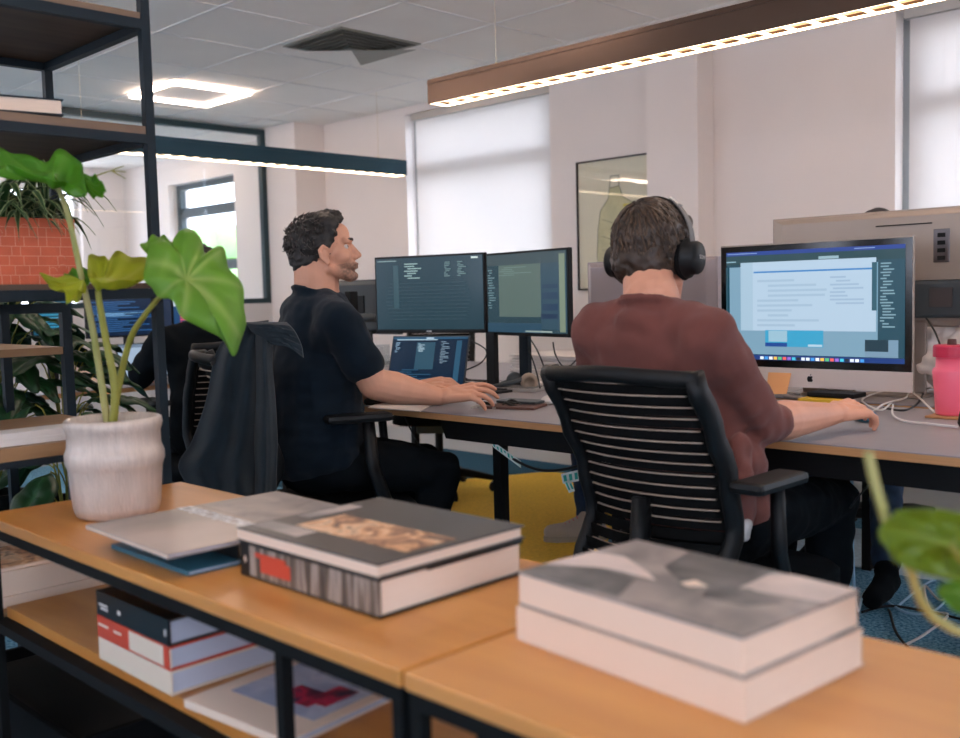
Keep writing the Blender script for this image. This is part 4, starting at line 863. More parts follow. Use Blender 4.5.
def copy_chair(src, loc, rz, lab):
    o = src.copy(); C.objects.link(o); o.location = loc; o.rotation_euler = (0, 0, rz); o['label'] = lab
    for ch in src.children:
        c = ch.copy(); C.objects.link(c); c.parent = o
        for g in ch.children: d = g.copy(); C.objects.link(d); d.parent = c
    return o
R_ = math.radians
CH2 = V((1.985, 1.245, 0)); chair = office_chair(CH2, R_(0), 'black office chair with tan-edged back slats, under the seated man in maroon')
P1 = at(318, 462, 3.2); CH1 = V((P1.x+.02, P1.y+.0, .03)); CH1.z = 0
c1 = copy_chair(chair, CH1, R_(-24), 'black office chair with a dark jacket over its back, under the bearded man')
for ch in c1.children:
    if ch.name.startswith('armrest'): ch.location = (.2, 0, .035)
copy_chair(chair, (2.13, 3.63, 0), R_(80), 'black office chair with slatted back, behind the big green leaf at left')
copy_chair(chair, (3.78, 4.08, 0), R_(222), 'black office chair in the background beyond the dark monitors')
copy_chair(chair, (4.3, 1.78, 0), R_(185), 'black office chair behind the large silver screen')
copy_chair(chair, (4.13, 2.8, 0), R_(178), 'black office chair of the seated figure in white shoes')
# jacket hung over the bearded man's chair
t = empty('jacket', (CH1.x-.3, CH1.y+.1, .4), 0, 'dark grey jacket hung over the back of the bearded man\'s chair', 'jacket')
def jacket_sheet(name, rowsL, rowsR, t0, fold, nf, thick=.012, ph=0, bulge=.05):
    nu, nv = 40, 30; pts = []
    for j in range(nv+1):
        v = j/nv; L = crom([V((x, y, 0)) for x, y in rowsL], 8); Rr = crom([V((x, y, 0)) for x, y in rowsR], 8)
        l = L[min(len(L)-1, int(v*(len(L)-1)))]; r = Rr[min(len(Rr)-1, int(v*(len(Rr)-1)))]
        for i in range(nu+1):
            u = i/nu; p = l.lerp(r, u); amp = fold*(.25+.75*v)
            f = math.sin(u*nf*2*PI+ph+v*1.7)+.5*math.sin(u*nf*4.3+2+v*3.1)+.35*noise.noise(V((u*6, v*4, ph)))*2
            tt = t0 + amp*f - bulge*math.sin(PI*u) + (.05*(1-v*5)**2 if v < .2 else 0)
            pts.append(at(p.x, p.y+2*math.sin(u*nf*6)*v, tt))
    b = B(); n = len(pts); back = [p+FW*thick for p in pts]; fs = []; w = nu+1
    for j in range(nv):
        for i in range(nu): a = j*w+i; fs.append((a, a+1, a+w+1, a+w)); fs.append((n+a, n+a+w, n+a+w+1, n+a+1))
    for i in range(nu): fs += [(i, n+i, n+i+1, i+1), (nv*w+i, nv*w+i+1, n+nv*w+i+1, n+nv*w+i)]
    for j in range(nv): fs += [(j*w, (j+1)*w, n+(j+1)*w, n+j*w), (j*w+nu, n+j*w+nu, n+(j+1)*w+nu, (j+1)*w+nu)]
    b.add(pts+back, fs); return b.build(name, 'jacket', t, smooth=True)
jacket_sheet('jacket_back', [(238, 324), (216, 352), (206, 400), (192, 440), (178, 466), (192, 492)], [(268, 320), (262, 352), (260, 400), (262, 440), (262, 470), (262, 500)], 2.88, .022, 2.2)
jacket_sheet('sleeve', [(254, 322), (256, 360), (256, 400), (254, 440), (255, 470), (254, 500)], [(274, 322), (272, 360), (275, 400), (277, 440), (276, 470), (276, 500)], 2.83, .010, 1.0, ph=1, bulge=.04)
jacket_sheet('collar', [(246, 322), (248, 326), (252, 332), (262, 338)], [(286, 322), (294, 330), (301, 344), (303, 356)], 2.83, .01, 1.2, ph=2, bulge=.03)
# ================================================================== PEOPLE
def hand(b, wr, f, up, s, curl=(.25, .35, .3), spread=.1, thumb=(.6, .5), k=1.0):
    f = f.normalized(); up = (up-f*up.dot(f)).normalized(); lt_ = up.cross(f)*s      # lt_: towards the thumb
    kn = []
    for i, o in enumerate((.031, .0105, -.0105, -.03)):
        q = wr+f*(.088-.004*abs(i-1.2))*k+lt_*o*k; kn.append(q); b.cap(wr+lt_*o*.55*k+f*.012, .0145*k, q, .0115*k, 10)
    b.cap(wr+f*.03*k+lt_*.012*k, .017*k, wr+f*.07*k-lt_*.014*k, .014*k, 10)
    for i, L in enumerate((.072, .08, .075, .06)):
        d = (f+lt_*(spread*(1.2-i))).normalized(); p = kn[i]; ang = 0; ax = d.cross(up)
        for j, (ln, r0, r1) in enumerate(((.46, .0090, .0082), (.3, .0082, .0074), (.24, .0074, .006))):
            ang += curl[j]*(.85+.2*i); dd = d*math.cos(ang)-up*math.sin(ang); q = p+dd*(L*ln*k); b.cap(p, r0*k, q, r1*k, 10); p = q
    tb = wr+f*.02*k+lt_*.022*k; d = (f*math.cos(thumb[0])+lt_*math.sin(thumb[0])-up*.25).normalized()
    q = tb+d*.042*k; b.cap(tb, .0155*k, q, .0125*k, 10); d = (d+f*thumb[1]-up*.15).normalized(); q2 = q+d*.032*k; b.cap(q, .0118*k, q2, .010*k, 10); d = (d+f*.2).normalized(); b.cap(q2, .010*k, q2+d*.024*k, .008*k, 10)
def person(lab, J, colors, yaw, hyaw, hpitch=0, vox=.006, beard=False, skin='skin', hair=('hair_dark', 'hair_grey'), style='short', sleeve='short', seed=1, shoes='cloth_black', group=None, fine=True, face=True, nk=.054):
    rd = random.Random(seed); fw = V((math.cos(yaw), math.sin(yaw), 0)); lf = V((-math.sin(yaw), math.cos(yaw), 0)); Z = V((0, 0, 1))
    t = empty('person', (J['pel'].x, J['pel'].y, 0), 0, lab, 'person', group)
    hf = V((math.cos(hyaw)*math.cos(hpitch), math.sin(hyaw)*math.cos(hpitch), math.sin(hpitch))); hl = Z.cross(hf).normalized(); hu = hf.cross(hl); HR = Matrix((hf, hl, hu)).transposed()*J.get('hs', 1); HO = J['head']
    h = lambda x, y, z: HO+HR@V((x, y, z))
    b = B(); el = lambda c, r: b.ell(h(*c), r, HR, 24, 16)
    el((-.015, 0, .028), (.098, .076, .09)); el((.04, 0, -.02), (.052, .058, .082)); el((.045, 0, .045), (.05, .055, .045)); el((-.03, 0, -.02), (.07, .066, .07))
    b.cap(h(.01, .05, -.062), .02, h(.068, .014, -.098), .019); b.cap(h(.01, -.05, -.062), .02, h(.068, -.014, -.098), .019); el((.072, 0, -.1), (.026, .022, .018)); el((.06, 0, -.06), (.038, .038, .035))
    b.cap(h(.088, 0, .006), .009, h(.112, 0, -.034), .0095, 12); 
    for s in (-1, 1):
        b.cap(h(.098, s*.009, -.04), .0085, h(.104, s*.006, -.04), .007, 10); b.cap(h(.078, s*.044, .02), .010, h(.09, s*.012, .02), .0105, 10); el((.055, s*.04, -.03), (.032, .024, .026))
        for e in ((.002, .082, -.018, .016, .006, .026), (.008, .082, -.04, .01, .006, .013)): b.ell(h(e[0], s*e[1], e[2]), e[3:], HR, 14, 10)
        rim = [h(.018, s*.082, .002), h(.004, s*.088, .014), h(-.012, s*.092, .0), h(-.010, s*.089, -.024), h(.006, s*.083, -.044)]; 
        for p, q in zip(rim, rim[1:]): b.cap(p, .0042, q, .0042, 8)
    b.ell(h(.095, 0, -.062), (.012, .022, .0055), HR); b.ell(h(.092, 0, -.074), (.012, .019, .006), HR)
    nb_ = J['neck']; b.cap(h(-.028, 0, -.05), nk, nb_, nk+.008, 20); b.cap(h(-.04, 0, -.02), nk, nb_-Z*.02, nk+.01, 20)
    b.ecap(nb_-Z*.1, J['chest'], lf, .1, .055, .13, .09); b.ecap(J['chest'], J['pel'], lf, .14, .095, .14, .1)
    A_r = J.get('A', 1); G = J.get('G', 1)
    for s in 'LR':
        S, E_, W_ = J['sh'+s], J['el'+s], J['wr'+s]; b.cap(nb_-Z*.05, .04, S, .042); b.cap(S, .048, E_, .039*A_r); m_ = E_.lerp(W_, .3); b.cap(E_, .039*A_r, m_, .042*A_r); b.cap(m_, .042*A_r, W_, .027)
        b.cap(W_, .026, W_+J['hd'+s].normalized()*.02, .026); hand(b, W_+J['hd'+s].normalized()*.012, J['hd'+s], J.get('hu'+s, Z), 1 if s == 'R' else -1, *J.get('hc'+s, ((.3, .4, .35), .1, (.6, .5))))
        K_, A_ = J['kn'+s], J['an'+s]; Hp = J['pel']+lf*(.09 if s == 'L' else -.09)
        b.cap(Hp, .07, K_, .05); b.cap(K_, .05, A_, .034)
    def tint(co):
        q = HR.inverted()@(co-HO)
        if abs(q.y) > .09 or q.z > -.02 or q.x < .0 or q.z < -.15: return 0
        v = min(1, max(0, (-.035-q.z)/.03))*min(1, max(0, (q.x-.025)/.03)); 
        if q.z > -.055: v *= min(1, max(0, (q.x-.05)/.03))*.7
        return max(0, min(1, v))*(.8+.4*noise.noise(co*150))
    remesh(b, 'body', skin, t, vox if fine else .009, 2 if fine else 3, tint=tint if beard else (lambda c: 0))
    # clothes
    top, bottom = colors; c = B(); kf = lambda base: (lambda co, n: base*(noise.noise(V((co.x*9, co.y*9, co.z*16)))+.6*noise.noise(co*26+V((3, 1, seed)))))
    up_ = nb_-Z*.035; c.ecap(up_-Z*.05, J['chest'], lf, .155, .09*G, .168*G, .118*G); c.ecap(J['chest'], J['pel']+Z*.01, lf, .168*G, .118*G, .158*G, .128*G); c.ell(nb_-Z*.045, (.1, .095, .045))
    for s in 'LR':
        S, E_, W_ = J['sh'+s], J['el'+s], J['wr'+s]; c.cap(nb_-Z*.035, .056, S, .062, 18); c.cap(S, .064, S.lerp(J['chest'], .35), .075)
        if sleeve == 'short': sl = J.get('slv', .72); q = S.lerp(E_, sl); c.cap(S, .064, q, .054*A_r, 18); c.cap(q, .054*A_r, S.lerp(E_, sl+.08), .056*A_r, 18)
        else:
            c.cap(S, .066, E_, .055, 18); q = E_.lerp(W_, J.get('cuff', .3)); c.cap(E_, .056, q, .05, 18); c.cap(q, .052, E_.lerp(W_, J.get('cuff', .3)+.06), .047, 18)
            for k in range(4): w_ = S.lerp(E_, .55+.13*k); ax = (E_-S).normalized(); pr = ax.orthogonal(); c.cap(w_+pr*.03, .03, w_-pr*.02+ax*.03, .03, 12)
    if sleeve == 'long': 
        for k in range(3): a = J['pel']+Z*(.13-.05*k); c.ecap(a, a-Z*.01, lf, .172+.004*k, .135, .172, .13, 2)
    c.tube([nb_+lf*((nk+.016)*math.cos(a))+fw*((nk+.012)*math.sin(a))+Z*(-.012-.02*math.sin(a)) for a in [2*PI*i/20 for i in range(21)]], .009, 8)
    remesh(c, 'top', top, t, .007 if fine else .011, 3, disp=kf(.007))
    c = B(); c.ecap(J['pel']+Z*.04, J['pel']-Z*.03, lf, .16, .125, .165, .13, 4)
    for s in 'LR':
        K_, A_ = J['kn'+s], J['an'+s]; Hp = J['pel']+lf*(.085 if s == 'L' else -.085)-Z*.01
        c.cap(Hp, .092, K_, .068, 18); c.cap(K_, .067, A_.lerp(K_, .08), .052, 18)
    remesh(c, 'trousers', bottom, t, .008 if fine else .012, 4, disp=kf(.008))
    for s in 'LR':
        A_, d = J['an'+s], J['toe'+s].normalized(); c = B(); g = A_.z-.045; q = V((A_.x, A_.y, g)); 
        c.cap(q-d*.05+Z*.005, .036, q+d*.05, .04); c.cap(q+d*.05, .042, q+d*.16-Z*.006, .034); c.cap(q-d*.03, .036, A_+Z*.01, .042); c.cap(q+Z*.04, .035, q+d*.1+Z*.005, .03)
        sh = remesh(c, 'shoe', shoes, t, .006, 3)
        if shoes == 'shoe':
            m_ = [(-.085, .0), (-.08, .03), (-.02, .034), (.06, .042), (.14, .04), (.19, .02), (.195, 0)]; poly = [q+d*x+Z.cross(d)*y for x, y in m_]+[q+d*x-Z.cross(d)*y for x, y in m_[::-1][1:-1]]
            B().prism([V((p.x, p.y, .004)) for p in poly], (0, 0, .024)).build('sole', 'shoe_sole', sh, bevel=.004)
            lc = B()
            for k in range(5): a = q+d*(.045+.018*k)+Z*(.058-.008*k); sd = Z.cross(d); lc.tube([a-sd*.018-Z*.004, a, a+sd*.018-Z*.004], .0028, 6)
            lc.build('laces', 'bottle_lid', sh)
    if face:
        for s in (-1, 1):
            e = B().ell(h(.0715, s*.031, .0), (.0125,)*3, HR).build('eye', 'cloth_white', t, smooth=True); B().ell(h(.080, s*.032, .0), (.0045, .006, .006), HR).build('iris', 'black', e, smooth=True)
            B().cap(h(.082, s*.045, .0225), .0045, h(.099, s*.014, .022), .005, 8).build('eyebrow', hair[0], t, smooth=True)
    # hair: shell + locks
    c = B(); nz = lambda a, k: (lambda co, n: a*noise.noise(co*k)+a*.6*noise.noise(co*k*2.2))
    if style == 'short':
        c.ell(h(-.022, 0, .032), (.097, .083, .089), HR, 24, 16); c.ell(h(-.05, 0, -.01), (.072, .07, .075), HR, 20, 14); c.cap(h(.03, 0, .11), .028, h(.06, 0, .105), .024, 14); c.ell(h(.012, 0, .09), (.065, .062, .042), HR)
        for s in (-1, 1): c.ell(h(.008, s*.064, .03), (.02, .016, .038), HR); c.ell(h(.03, s*.05, .055), (.03, .026, .03), HR); c.ell(h(.03, s*.045, .08), (.04, .028, .035), HR)
        hs = remesh(c, 'hair', hair[0], t, .005, 2, disp=nz(.006, 60))
    elif style == 'full':
        c.ell(h(-.02, 0, .034), (.108, .088, .098), HR, 24, 16); c.ell(h(-.05, 0, -.015), (.075, .08, .072), HR, 20, 14); c.ell(h(.045, 0, .075), (.055, .07, .045), HR)
        for s in (-1, 1): c.ell(h(.0, s*.07, .0), (.05, .02, .05), HR)
        hs = remesh(c, 'hair', hair[0], t, .005, 2, disp=nz(.006, 45))
    else:
        c.ell(h(-.02, 0, .034), (.104, .085, .096), HR, 20, 14); c.ell(h(-.05, 0, -.01), (.072, .074, .075), HR); hs = remesh(c, 'hair', hair[0], t, .007, 2, disp=nz(.005, 40))
    if fine:
        for mi, (cnt, mt_) in enumerate(((420 if style == 'short' else 700, hair[0]), (340 if style == 'short' else 520, hair[1]))):
            st = B()
            for i in range(cnt):
                th = rd.uniform(0, 2*PI); ph = math.acos(rd.uniform(-.55 if style == 'short' else -.85, 1)); n = V((math.sin(ph)*math.cos(th), math.sin(ph)*math.sin(th), math.cos(ph)))
                if n.x > .62 and n.z < .62: continue
                if n.x > .02 and n.z < .25: continue
                if style == 'short':
                    p = V((-.022+.098*n.x, .082*n.y, .036+.093*n.z)); L = rd.uniform(.012, .03); d0 = V((.5*n.x+.5, n.y, n.z*.8-.2)) if n.z > .4 else V((-.1, n.y*.3, -1))
                    cur = V((rd.uniform(-1, 1), rd.uniform(-1, 1), rd.uniform(-1, 1)))*1.3; r = .0019
                else:
                    fz = max(0, (.15-n.z)/1.15); p = V((-.02-.03*fz+(.109-.03*fz)*n.x, (.089-.004*fz)*n.y, .034-.046*fz+(.099-.024*fz)*n.z)); L = rd.uniform(.04, .085); cr = V((-.085, .0, .1)); away = (p-cr); d0 = away.normalized()+V((.1, .0, -.6)); cur = V((rd.uniform(-1, 1), rd.uniform(-1, 1), rd.uniform(-1, 1)))*.45; r = .0021
                d0 = (d0+cur*.5); d0 = d0-n*d0.dot(n)*.85; d0.normalize(); pts = []; q = p.copy()
                for k in range(5):
                    pts.append(h(*q)); 
                    d0 = (d0-n*(.32 if style != 'short' else .1)+cur*.22).normalized(); q = q+d0*(L/4)
                    e_ = V(((q.x+.024)/.104, q.y/.085, (q.z-.036)/.096))
                    if e_.length < 1 and q.z > .02: q = V((-.024, 0, .036))+V(((q.x+.024), q.y, q.z-.036))/e_.length
                st.tube(pts, [r, r, r*.9, r*.7, r*.3], 4)
            st.build('hair_locks', mt_, hs, smooth=True)
    return t, h, HR
Z = V((0, 0, 1))
def dirn(a): return V((math.cos(a), math.sin(a), 0))
# bearded man
y1 = R_(-24); f1 = dirn(y1); l1 = dirn(y1+PI/2)
J = dict(pel=P1+Z*.02, hs=.93, chest=at(313, 372, 3.2), neck=at(317, 289, 3.18), head=at(324, 251, 3.17), shR=at(338, 321, 3.01), shL=at(298, 315, 3.37), elR=at(374, 384, 3.05), G=1.24, A=1.22, slv=.55, wrR=at(440, 397, 3.15), elL=at(352, 392, 3.5), wrL=at(411, 388, 3.36))
J['hdR'] = at(474, 391, 3.13)-J['wrR']; J['hdL'] = at(440, 384, 3.34)-J['wrL']; J['huR'] = Z-FW*.55; J['huL'] = Z-FW*.4
J['hcR'] = ((.28, .42, .3), .17, (.5, .3), 1.08); J['hcL'] = ((.2, .4, .3), .15, (.5, .4), 1.08)
J['knR'] = at(440, 470, 3.28); J['knL'] = at(425, 463, 3.62)
for s in 'LR': J['an'+s] = V((J['kn'+s].x-.10, J['kn'+s].y+.04, .095)); J['toe'+s] = f1
person('bearded man with short dark curly hair in a navy t-shirt, seated side-on and typing', J, ('cloth_navy', 'cloth_black'), y1, R_(-40), R_(9), .0034, True, 'skin', ('hair_dark', 'hair_grey'), 'short', 'short', 3, nk=.062)
# man in maroon
y2 = R_(8); f2 = dirn(y2)
J = dict(pel=V((1.97, 1.27, .575)), chest=V((1.935, 1.31, .84)), neck=at(652, 300, 2.25), head=at(655, 255, 2.33), shL=at(599, 331, 2.34), shR=at(706, 336, 2.14), elR=at(762, 423, 2.28), wrR=at(833, 414, 2.48), elL=at(610, 430, 2.5), wrL=at(690, 408, 2.72), cuff=.12, A=1.14, hs=.965)
J['hdR'] = at(866, 406, 2.55)-J['wrR']; J['hdL'] = V((.3, -.5, -.02)); J['huR'] = Z-FW*.5; J['hcR'] = ((.32, .45, .35), .17, (.6, .4), 1.05)
J['knR'] = at(832, 500, 2.72); J['knL'] = at(778, 490, 2.95)
for s in 'LR': J['an'+s] = V((J['kn'+s].x-.05, J['kn'+s].y-.0, .095)); J['toe'+s] = f2
pm2, h2, HR2 = person('man in a maroon sweater wearing black headphones, seated with his back to the viewer', J, ('cloth_maroon', 'cloth_black'), y2, R_(4), R_(-6), .0034, False, 'skin_warm', ('hair_brown', 'hair_light'), 'full', 'long', 5)
b = B(); q = at(742, 500, 2.1); b.ell(q, (.04, .025, .09)); q = at(738, 465, 2.12); b.ell(q, (.04, .03, .07)); remesh(b, 'sweater_hem', 'cloth_maroon', pm2, .006, 3, disp=lambda c, n: .008*noise.noise(c*30))
b = B(); b.ell(at(745, 530, 2.08), (.02, .012, .026)); remesh(b, 'shirt_tail', 'cloth_white', pm2, .005, 2, disp=lambda c, n: .006*noise.noise(c*40))
# headphones on his head
t = empty('headphones', h2(0, 0, .1), 0, 'black over-ear headphones with a grey band on the head of the man in maroon', 'headphones')
bw = .098; arc = [h2(-.005+.0*a, bw*math.cos(a), .003+.130*math.sin(a)) for a in [PI*i/24 for i in range(25)]]
def flatband(pts, w_, th, m, name, par, wd):
    b = B(); vs = []
    for i, p in enumerate(pts):
        tg = (pts[min(i+1, len(pts)-1)]-pts[max(i-1, 0)]).normalized(); nn = wd.cross(tg).normalized()
        for a, c_ in ((-1, -1), (1, -1), (1, 1), (-1, 1)): vs.append(p+wd*(a*w_/2)+nn*(c_*th/2))
    fs = [(i*4+j, i*4+(j+1) % 4, (i+1)*4+(j+1) % 4, (i+1)*4+j) for i in range(len(pts)-1) for j in range(4)]+[(0, 1, 2, 3), tuple((len(pts)-1)*4+k for k in (3, 2, 1, 0))]
    return b.add(vs, fs).build(name, m, par, smooth=False, bevel=.0015)
hx = HR2@V((1, 0, 0)); hy = HR2@V((0, 1, 0)); hz_ = HR2@V((0, 0, 1))
flatband(arc[5:20], .028, .011, 'plastic_black', 'headband', t, hx); flatband([p+(p-h2(0, 0, .03)).normalized()*.006 for p in arc[1:9]], .02, .004, 'grey_soft', 'band_slider', t, hx); flatband([p+(p-h2(0, 0, .03)).normalized()*.006 for p in arc[16:24]], .02, .004, 'grey_soft', 'band_slider', t, hx)
flatband([p+(p-h2(0, 0, .03)).normalized()*.0085 for p in arc[15:18]], .018, .003, 'silver', 'band_plate', t, hx)
for s in (-1, 1):
    c = h2(-.006, s*.098, -.012); R2 = HR2@Matrix.Rotation(-s*PI/2, 3, 'X'); b = B(); b.lathe([(0, -.02), (.03, -.02), (.041, -.014), (.041, -.002), (.034, .004), (.034, .018), (.031, .024), (0, .026)], n=36, sy=1.15)
    b.v = [tuple(c+R2@V(v)) for v in b.v]; cu = b.build('ear_cup', 'plastic_black', t, smooth=True)
    b = B(); b.lathe([(.024, -.022), (.04, -.022), (.045, -.014), (.04, -.006), (.028, -.006)], n=36, sy=1.15); b.v = [tuple(c+R2@V(v)) for v in b.v]; b.build('ear_cushion', 'black_soft', cu, smooth=True)
def lettering(txt, loc, R3, size, m, parent, name='lettering', depth=.0002):
    cu = bpy.data.curves.new(name, 'FONT'); cu.body = txt; cu.size = size; cu.align_x = 'CENTER'; cu.align_y = 'CENTER'; cu.extrude = depth
    o = bpy.data.objects.new(name, cu); C.objects.link(o); o.matrix_world = Matrix.Translation(loc) @ R3.to_4x4()
    dg = bpy.context.evaluated_depsgraph_get(); dg.update(); me = bpy.data.meshes.new_from_object(o.evaluated_get(dg)); mw = o.matrix_world.copy(); bpy.data.objects.remove(o); me.transform(mw)
    me.materials.clear(); me.materials.append(M[m]); o = bpy.data.objects.new(name, me); C.objects.link(o); o.parent = parent; o.matrix_parent_inverse = wm(parent).inverted(); return o
c = h2(-.006, -.098-.034, -.012); lettering('SONY', c, Matrix((hx, hz_, -hy)).transposed(), .013, 'cloth_white', t)
# seated people further back, built by one seated pose
def seated(pel, yaw, lab, colors, headz, seed, kn, an, hair=('hair_dark', 'hair_dark'), skin='skin_warm', shoes='cloth_black', toe=None, lean=.0, hyaw=None):
    f = dirn(yaw); l = dirn(yaw+PI/2); p = V(pel); nz_ = headz-.19
    J = dict(pel=p, chest=V((p.x, p.y, nz_-.22))+f*(.02+lean*.5), neck=V((p.x, p.y, nz_))+f*(.04+lean), head=V((p.x, p.y, headz))+f*(.07+lean))
    for s, q in (('L', 1), ('R', -1)):
        J['sh'+s] = V((p.x, p.y, nz_-.075))+f*(.03+lean)+l*(q*.165); J['el'+s] = V((p.x, p.y, .8))+f*(.14+lean)+l*(q*.23); J['wr'+s] = V((p.x, p.y, .785))+f*(.38+lean)+l*(q*.13); J['hd'+s] = f-l*q*.2-Z*.12
        J['kn'+s] = V(kn[s]); J['an'+s] = V(an[s]); J['toe'+s] = V(toe[s]) if toe else f
    return person(lab, J, colors, yaw, hyaw if hyaw is not None else yaw, 0, .008, False, skin, hair, 'plain', 'long', seed, shoes, fine=False)
seated((2.14, 3.66, .56), R_(80), 'person in a black top seated behind the big green leaf', ('cloth_black', 'cloth_black'), 1.2, 11, dict(L=(2.12, 4.05, .53), R=(2.32, 4.02, .53)), dict(L=(2.12, 4.05, .095), R=(2.32, 4.0, .095)), lean=.04)
seated((4.12, 2.80, .56), R_(185), 'person in dark jeans and white lace-up shoes, half hidden behind the man in maroon', ('cloth_black', 'denim'), 1.16, 12, dict(L=(3.86, 2.62, .53), R=(3.62, 2.93, .5)), dict(L=(3.8, 2.55, .095), R=(3.43, 2.76, .095)), shoes='shoe', toe=dict(L=(-1, 0, 0), R=(-.75, .62, 0)))
seated((4.28, 1.82, .6), R_(187), 'person in blue jeans with dark hair showing just above the large silver screen', ('cloth_black', 'denim'), 1.285, 13, dict(L=(3.87, 1.62, .54), R=(3.87, 1.86, .53)), dict(L=(3.42, 1.43, .095), R=(3.75, 1.84, .095)))
# ================================================================== SMALL THINGS
def on(x, y): return gz(x, y, DZ)
# grey headphones on the desk
c = gz(517, 383, DZ+.03); c = V((c.x, c.y, DZ)); t = empty('headphones', c, 0, 'grey over-ear headphones lying on the desk below the monitors', 'headphones')
dx = (RT-Z*RT.z).normalized(); dy = (FW-Z*FW.z).normalized()
for s, q in ((1, c+dx*.045+Z*.034), (-1, c-dx*.005+dy*.1+Z*.03)):
    R3 = Matrix((dx, Z, -dy)).transposed() if s == 1 else Matrix((dx, Z, dy)).transposed(); b = B(); b.lathe([(0, -.018), (.025, -.018), (.033, -.008), (.033, .006), (.026, .016), (.016, .018), (.015, .008), (0, .008)], n=30)
    b.v = [tuple(q+R3@V(v)) for v in b.v]; b.build('ear_cup', 'tan_pad' if s == 1 else 'plastic_grey', t, smooth=True)
B().tube(crom([c+dx*.045+Z*.05, c-dx*.03+Z*.03-dy*.01, c-dx*.1+Z*.014+dy*.03, c-dx*.06+Z*.018+dy*.09, c-dx*.0+Z*.04+dy*.1], 6), .009, 8, flat=.6).build('headband', 'plastic_grey', t, smooth=True)
# notebooks, keyboard, keys, mice
def slabs(name, x, y, z, w_, d_, h_, yaw, lab, cat, m, part=None):
    c = gz(x, y, z+h_); u = dirn(yaw); v = dirn(yaw+PI/2); b = B(); b.obox((c.x, c.y, z+h_/2), u, v, Z, w_/2, d_/2, h_/2)
    return tag(b.build(name, m, bevel=min(.003, h_*.3)), lab, cat)
slabs('notebook', 516, 405, DZ+.0005, .12, .17, .008, R_(20), 'dark brown notebook on the desk near the hand of the bearded man', 'notebook', 'notebook')
slabs('phone', 522, 400, DZ+.0095, .08, .15, .008, R_(10), 'dark phone lying on the brown notebook', 'phone', 'plastic_grey')
kb = empty('keyboard', on(506, 391), 0, 'grey keyboard between the hands and the grey headphones', 'keyboard'); c = on(503, 391); u = dirn(R_(-70)); v = dirn(R_(20))
B().obox((c.x+.02, c.y, DZ+.008), u, v, Z, .14, .06, .0065).build('case', 'silver', kb, bevel=.002); b = B()
for i in range(13):
    for j in range(5): b.obox(V((c.x+.02, c.y, DZ+.0152))+u*(-.125+.0208*i)+v*(-.045+.0225*j), u, v, Z, .009, .0095, .0012)
b.build('keys', 'grey_soft', kb)
c = on(540, 386); t = empty('sticky_pad', c, 0, 'yellow sticky note pad on the desk beside the chair top', 'note pad'); 
b = B(); b.obox((c.x, c.y, DZ+.008), dirn(.2), dirn(.2+PI/2), Z, .04, .05, .0075); b.build('pad', 'paper', t); t['label'] = 'cream note pad on the desk behind the white mouse'
def mouse(x, y, lab, m, yaw, s=1):
    c = on(x, y); b = B(); b.ell((c.x, c.y, DZ+.012), (.052*s, .03*s, .019*s), Matrix.Rotation(yaw, 3, 'Z'), 20, 12); b.v = [(p[0], p[1], max(p[2], DZ+.0008)) for p in b.v]
    return tag(b.build('computer_mouse', m, smooth=True), lab, 'mouse')
mouse(551, 404, 'white computer mouse on the desk left of the chair top', 'cloth_white', .3)
mouse(866, 421, 'blue-black computer mouse under the hand of the man in maroon', 'deep_blue', .4)
mouse(377, 404, 'black computer mouse beside the elbow of the bearded man', 'black', .2, 1.1)
tag(B().prism([gz(x, y, DZ+.001) for x, y in ((368, 408), (420, 412), (434, 404), (392, 398))], (0, 0, .003)).build('paper_sheet', 'paper'), 'white papers under the forearm of the bearded man', 'papers')
c = on(487, 408); ks = empty('key_bunch', c, 0, 'bunch of keys with a dark tag by the right hand of the bearded man', 'keys'); b = B()
for k in range(7): a = k*.9; d = dirn(a); b.tube([c+Z*.006, c+d*.02+Z*.006, c+d*.045+Z*.004], .003, 6); b.tube([c+d*.045+Z*.004+dirn(a+i)*.009 for i in range(7)], .002, 5)
b.build('keys', 'silver', ks); b = B(); b.tube([c+dirn(i*.6)*.017+Z*.02+dirn(1)*.0+Z*.008*math.sin(i*.6) for i in range(11)], .0025, 6); b.tube([c+dx*.02+Z*.012, c-dx*.03+Z*.02, c-dx*.05+Z*.045], .005, 6); b.build('key_fob', 'black', ks)
# glasses-like dark thing: a curled cable bundle
def cable(name, pts, r, m, lab, par=None):
    o = B().tube(crom(pts, 8), r, 6).build(name, m, par, smooth=True)
    if par is None: tag(o, lab, 'cable')
    return o
cable('cable', [c+dx*.05+Z*.006, c+dx*.08+dy*.03+Z*.02, c+dx*.11+Z*.006, c+dx*.09-dy*.03+Z*.006, c+dx*.06-dy*.01+Z*.018, c+dx*.1+dy*.02+Z*.008], .005, 'cable_black', 'thick black cable curled up beside the keys')
# water jar
c = gz(383, 368, DZ); c = V((3.35, gx(383, 368, 3.35).y, DZ)); t = empty('glass_jar', c, 0, 'clear glass jar on the far desk behind the laptop', 'jar')
B().lathe([(0, .001), (.036, .001), (.04, .01), (.04, .1), (.038, .115), (.036, .115), (.037, .1), (.037, .012), (0, .008)], c, 28).build('glass', 'pane_tint', t, smooth=True)
B().lathe([(0, .009), (.0365, .012), (.0365, .06), (0, .06)], c, 24).build('water', 'pane', t, smooth=True)
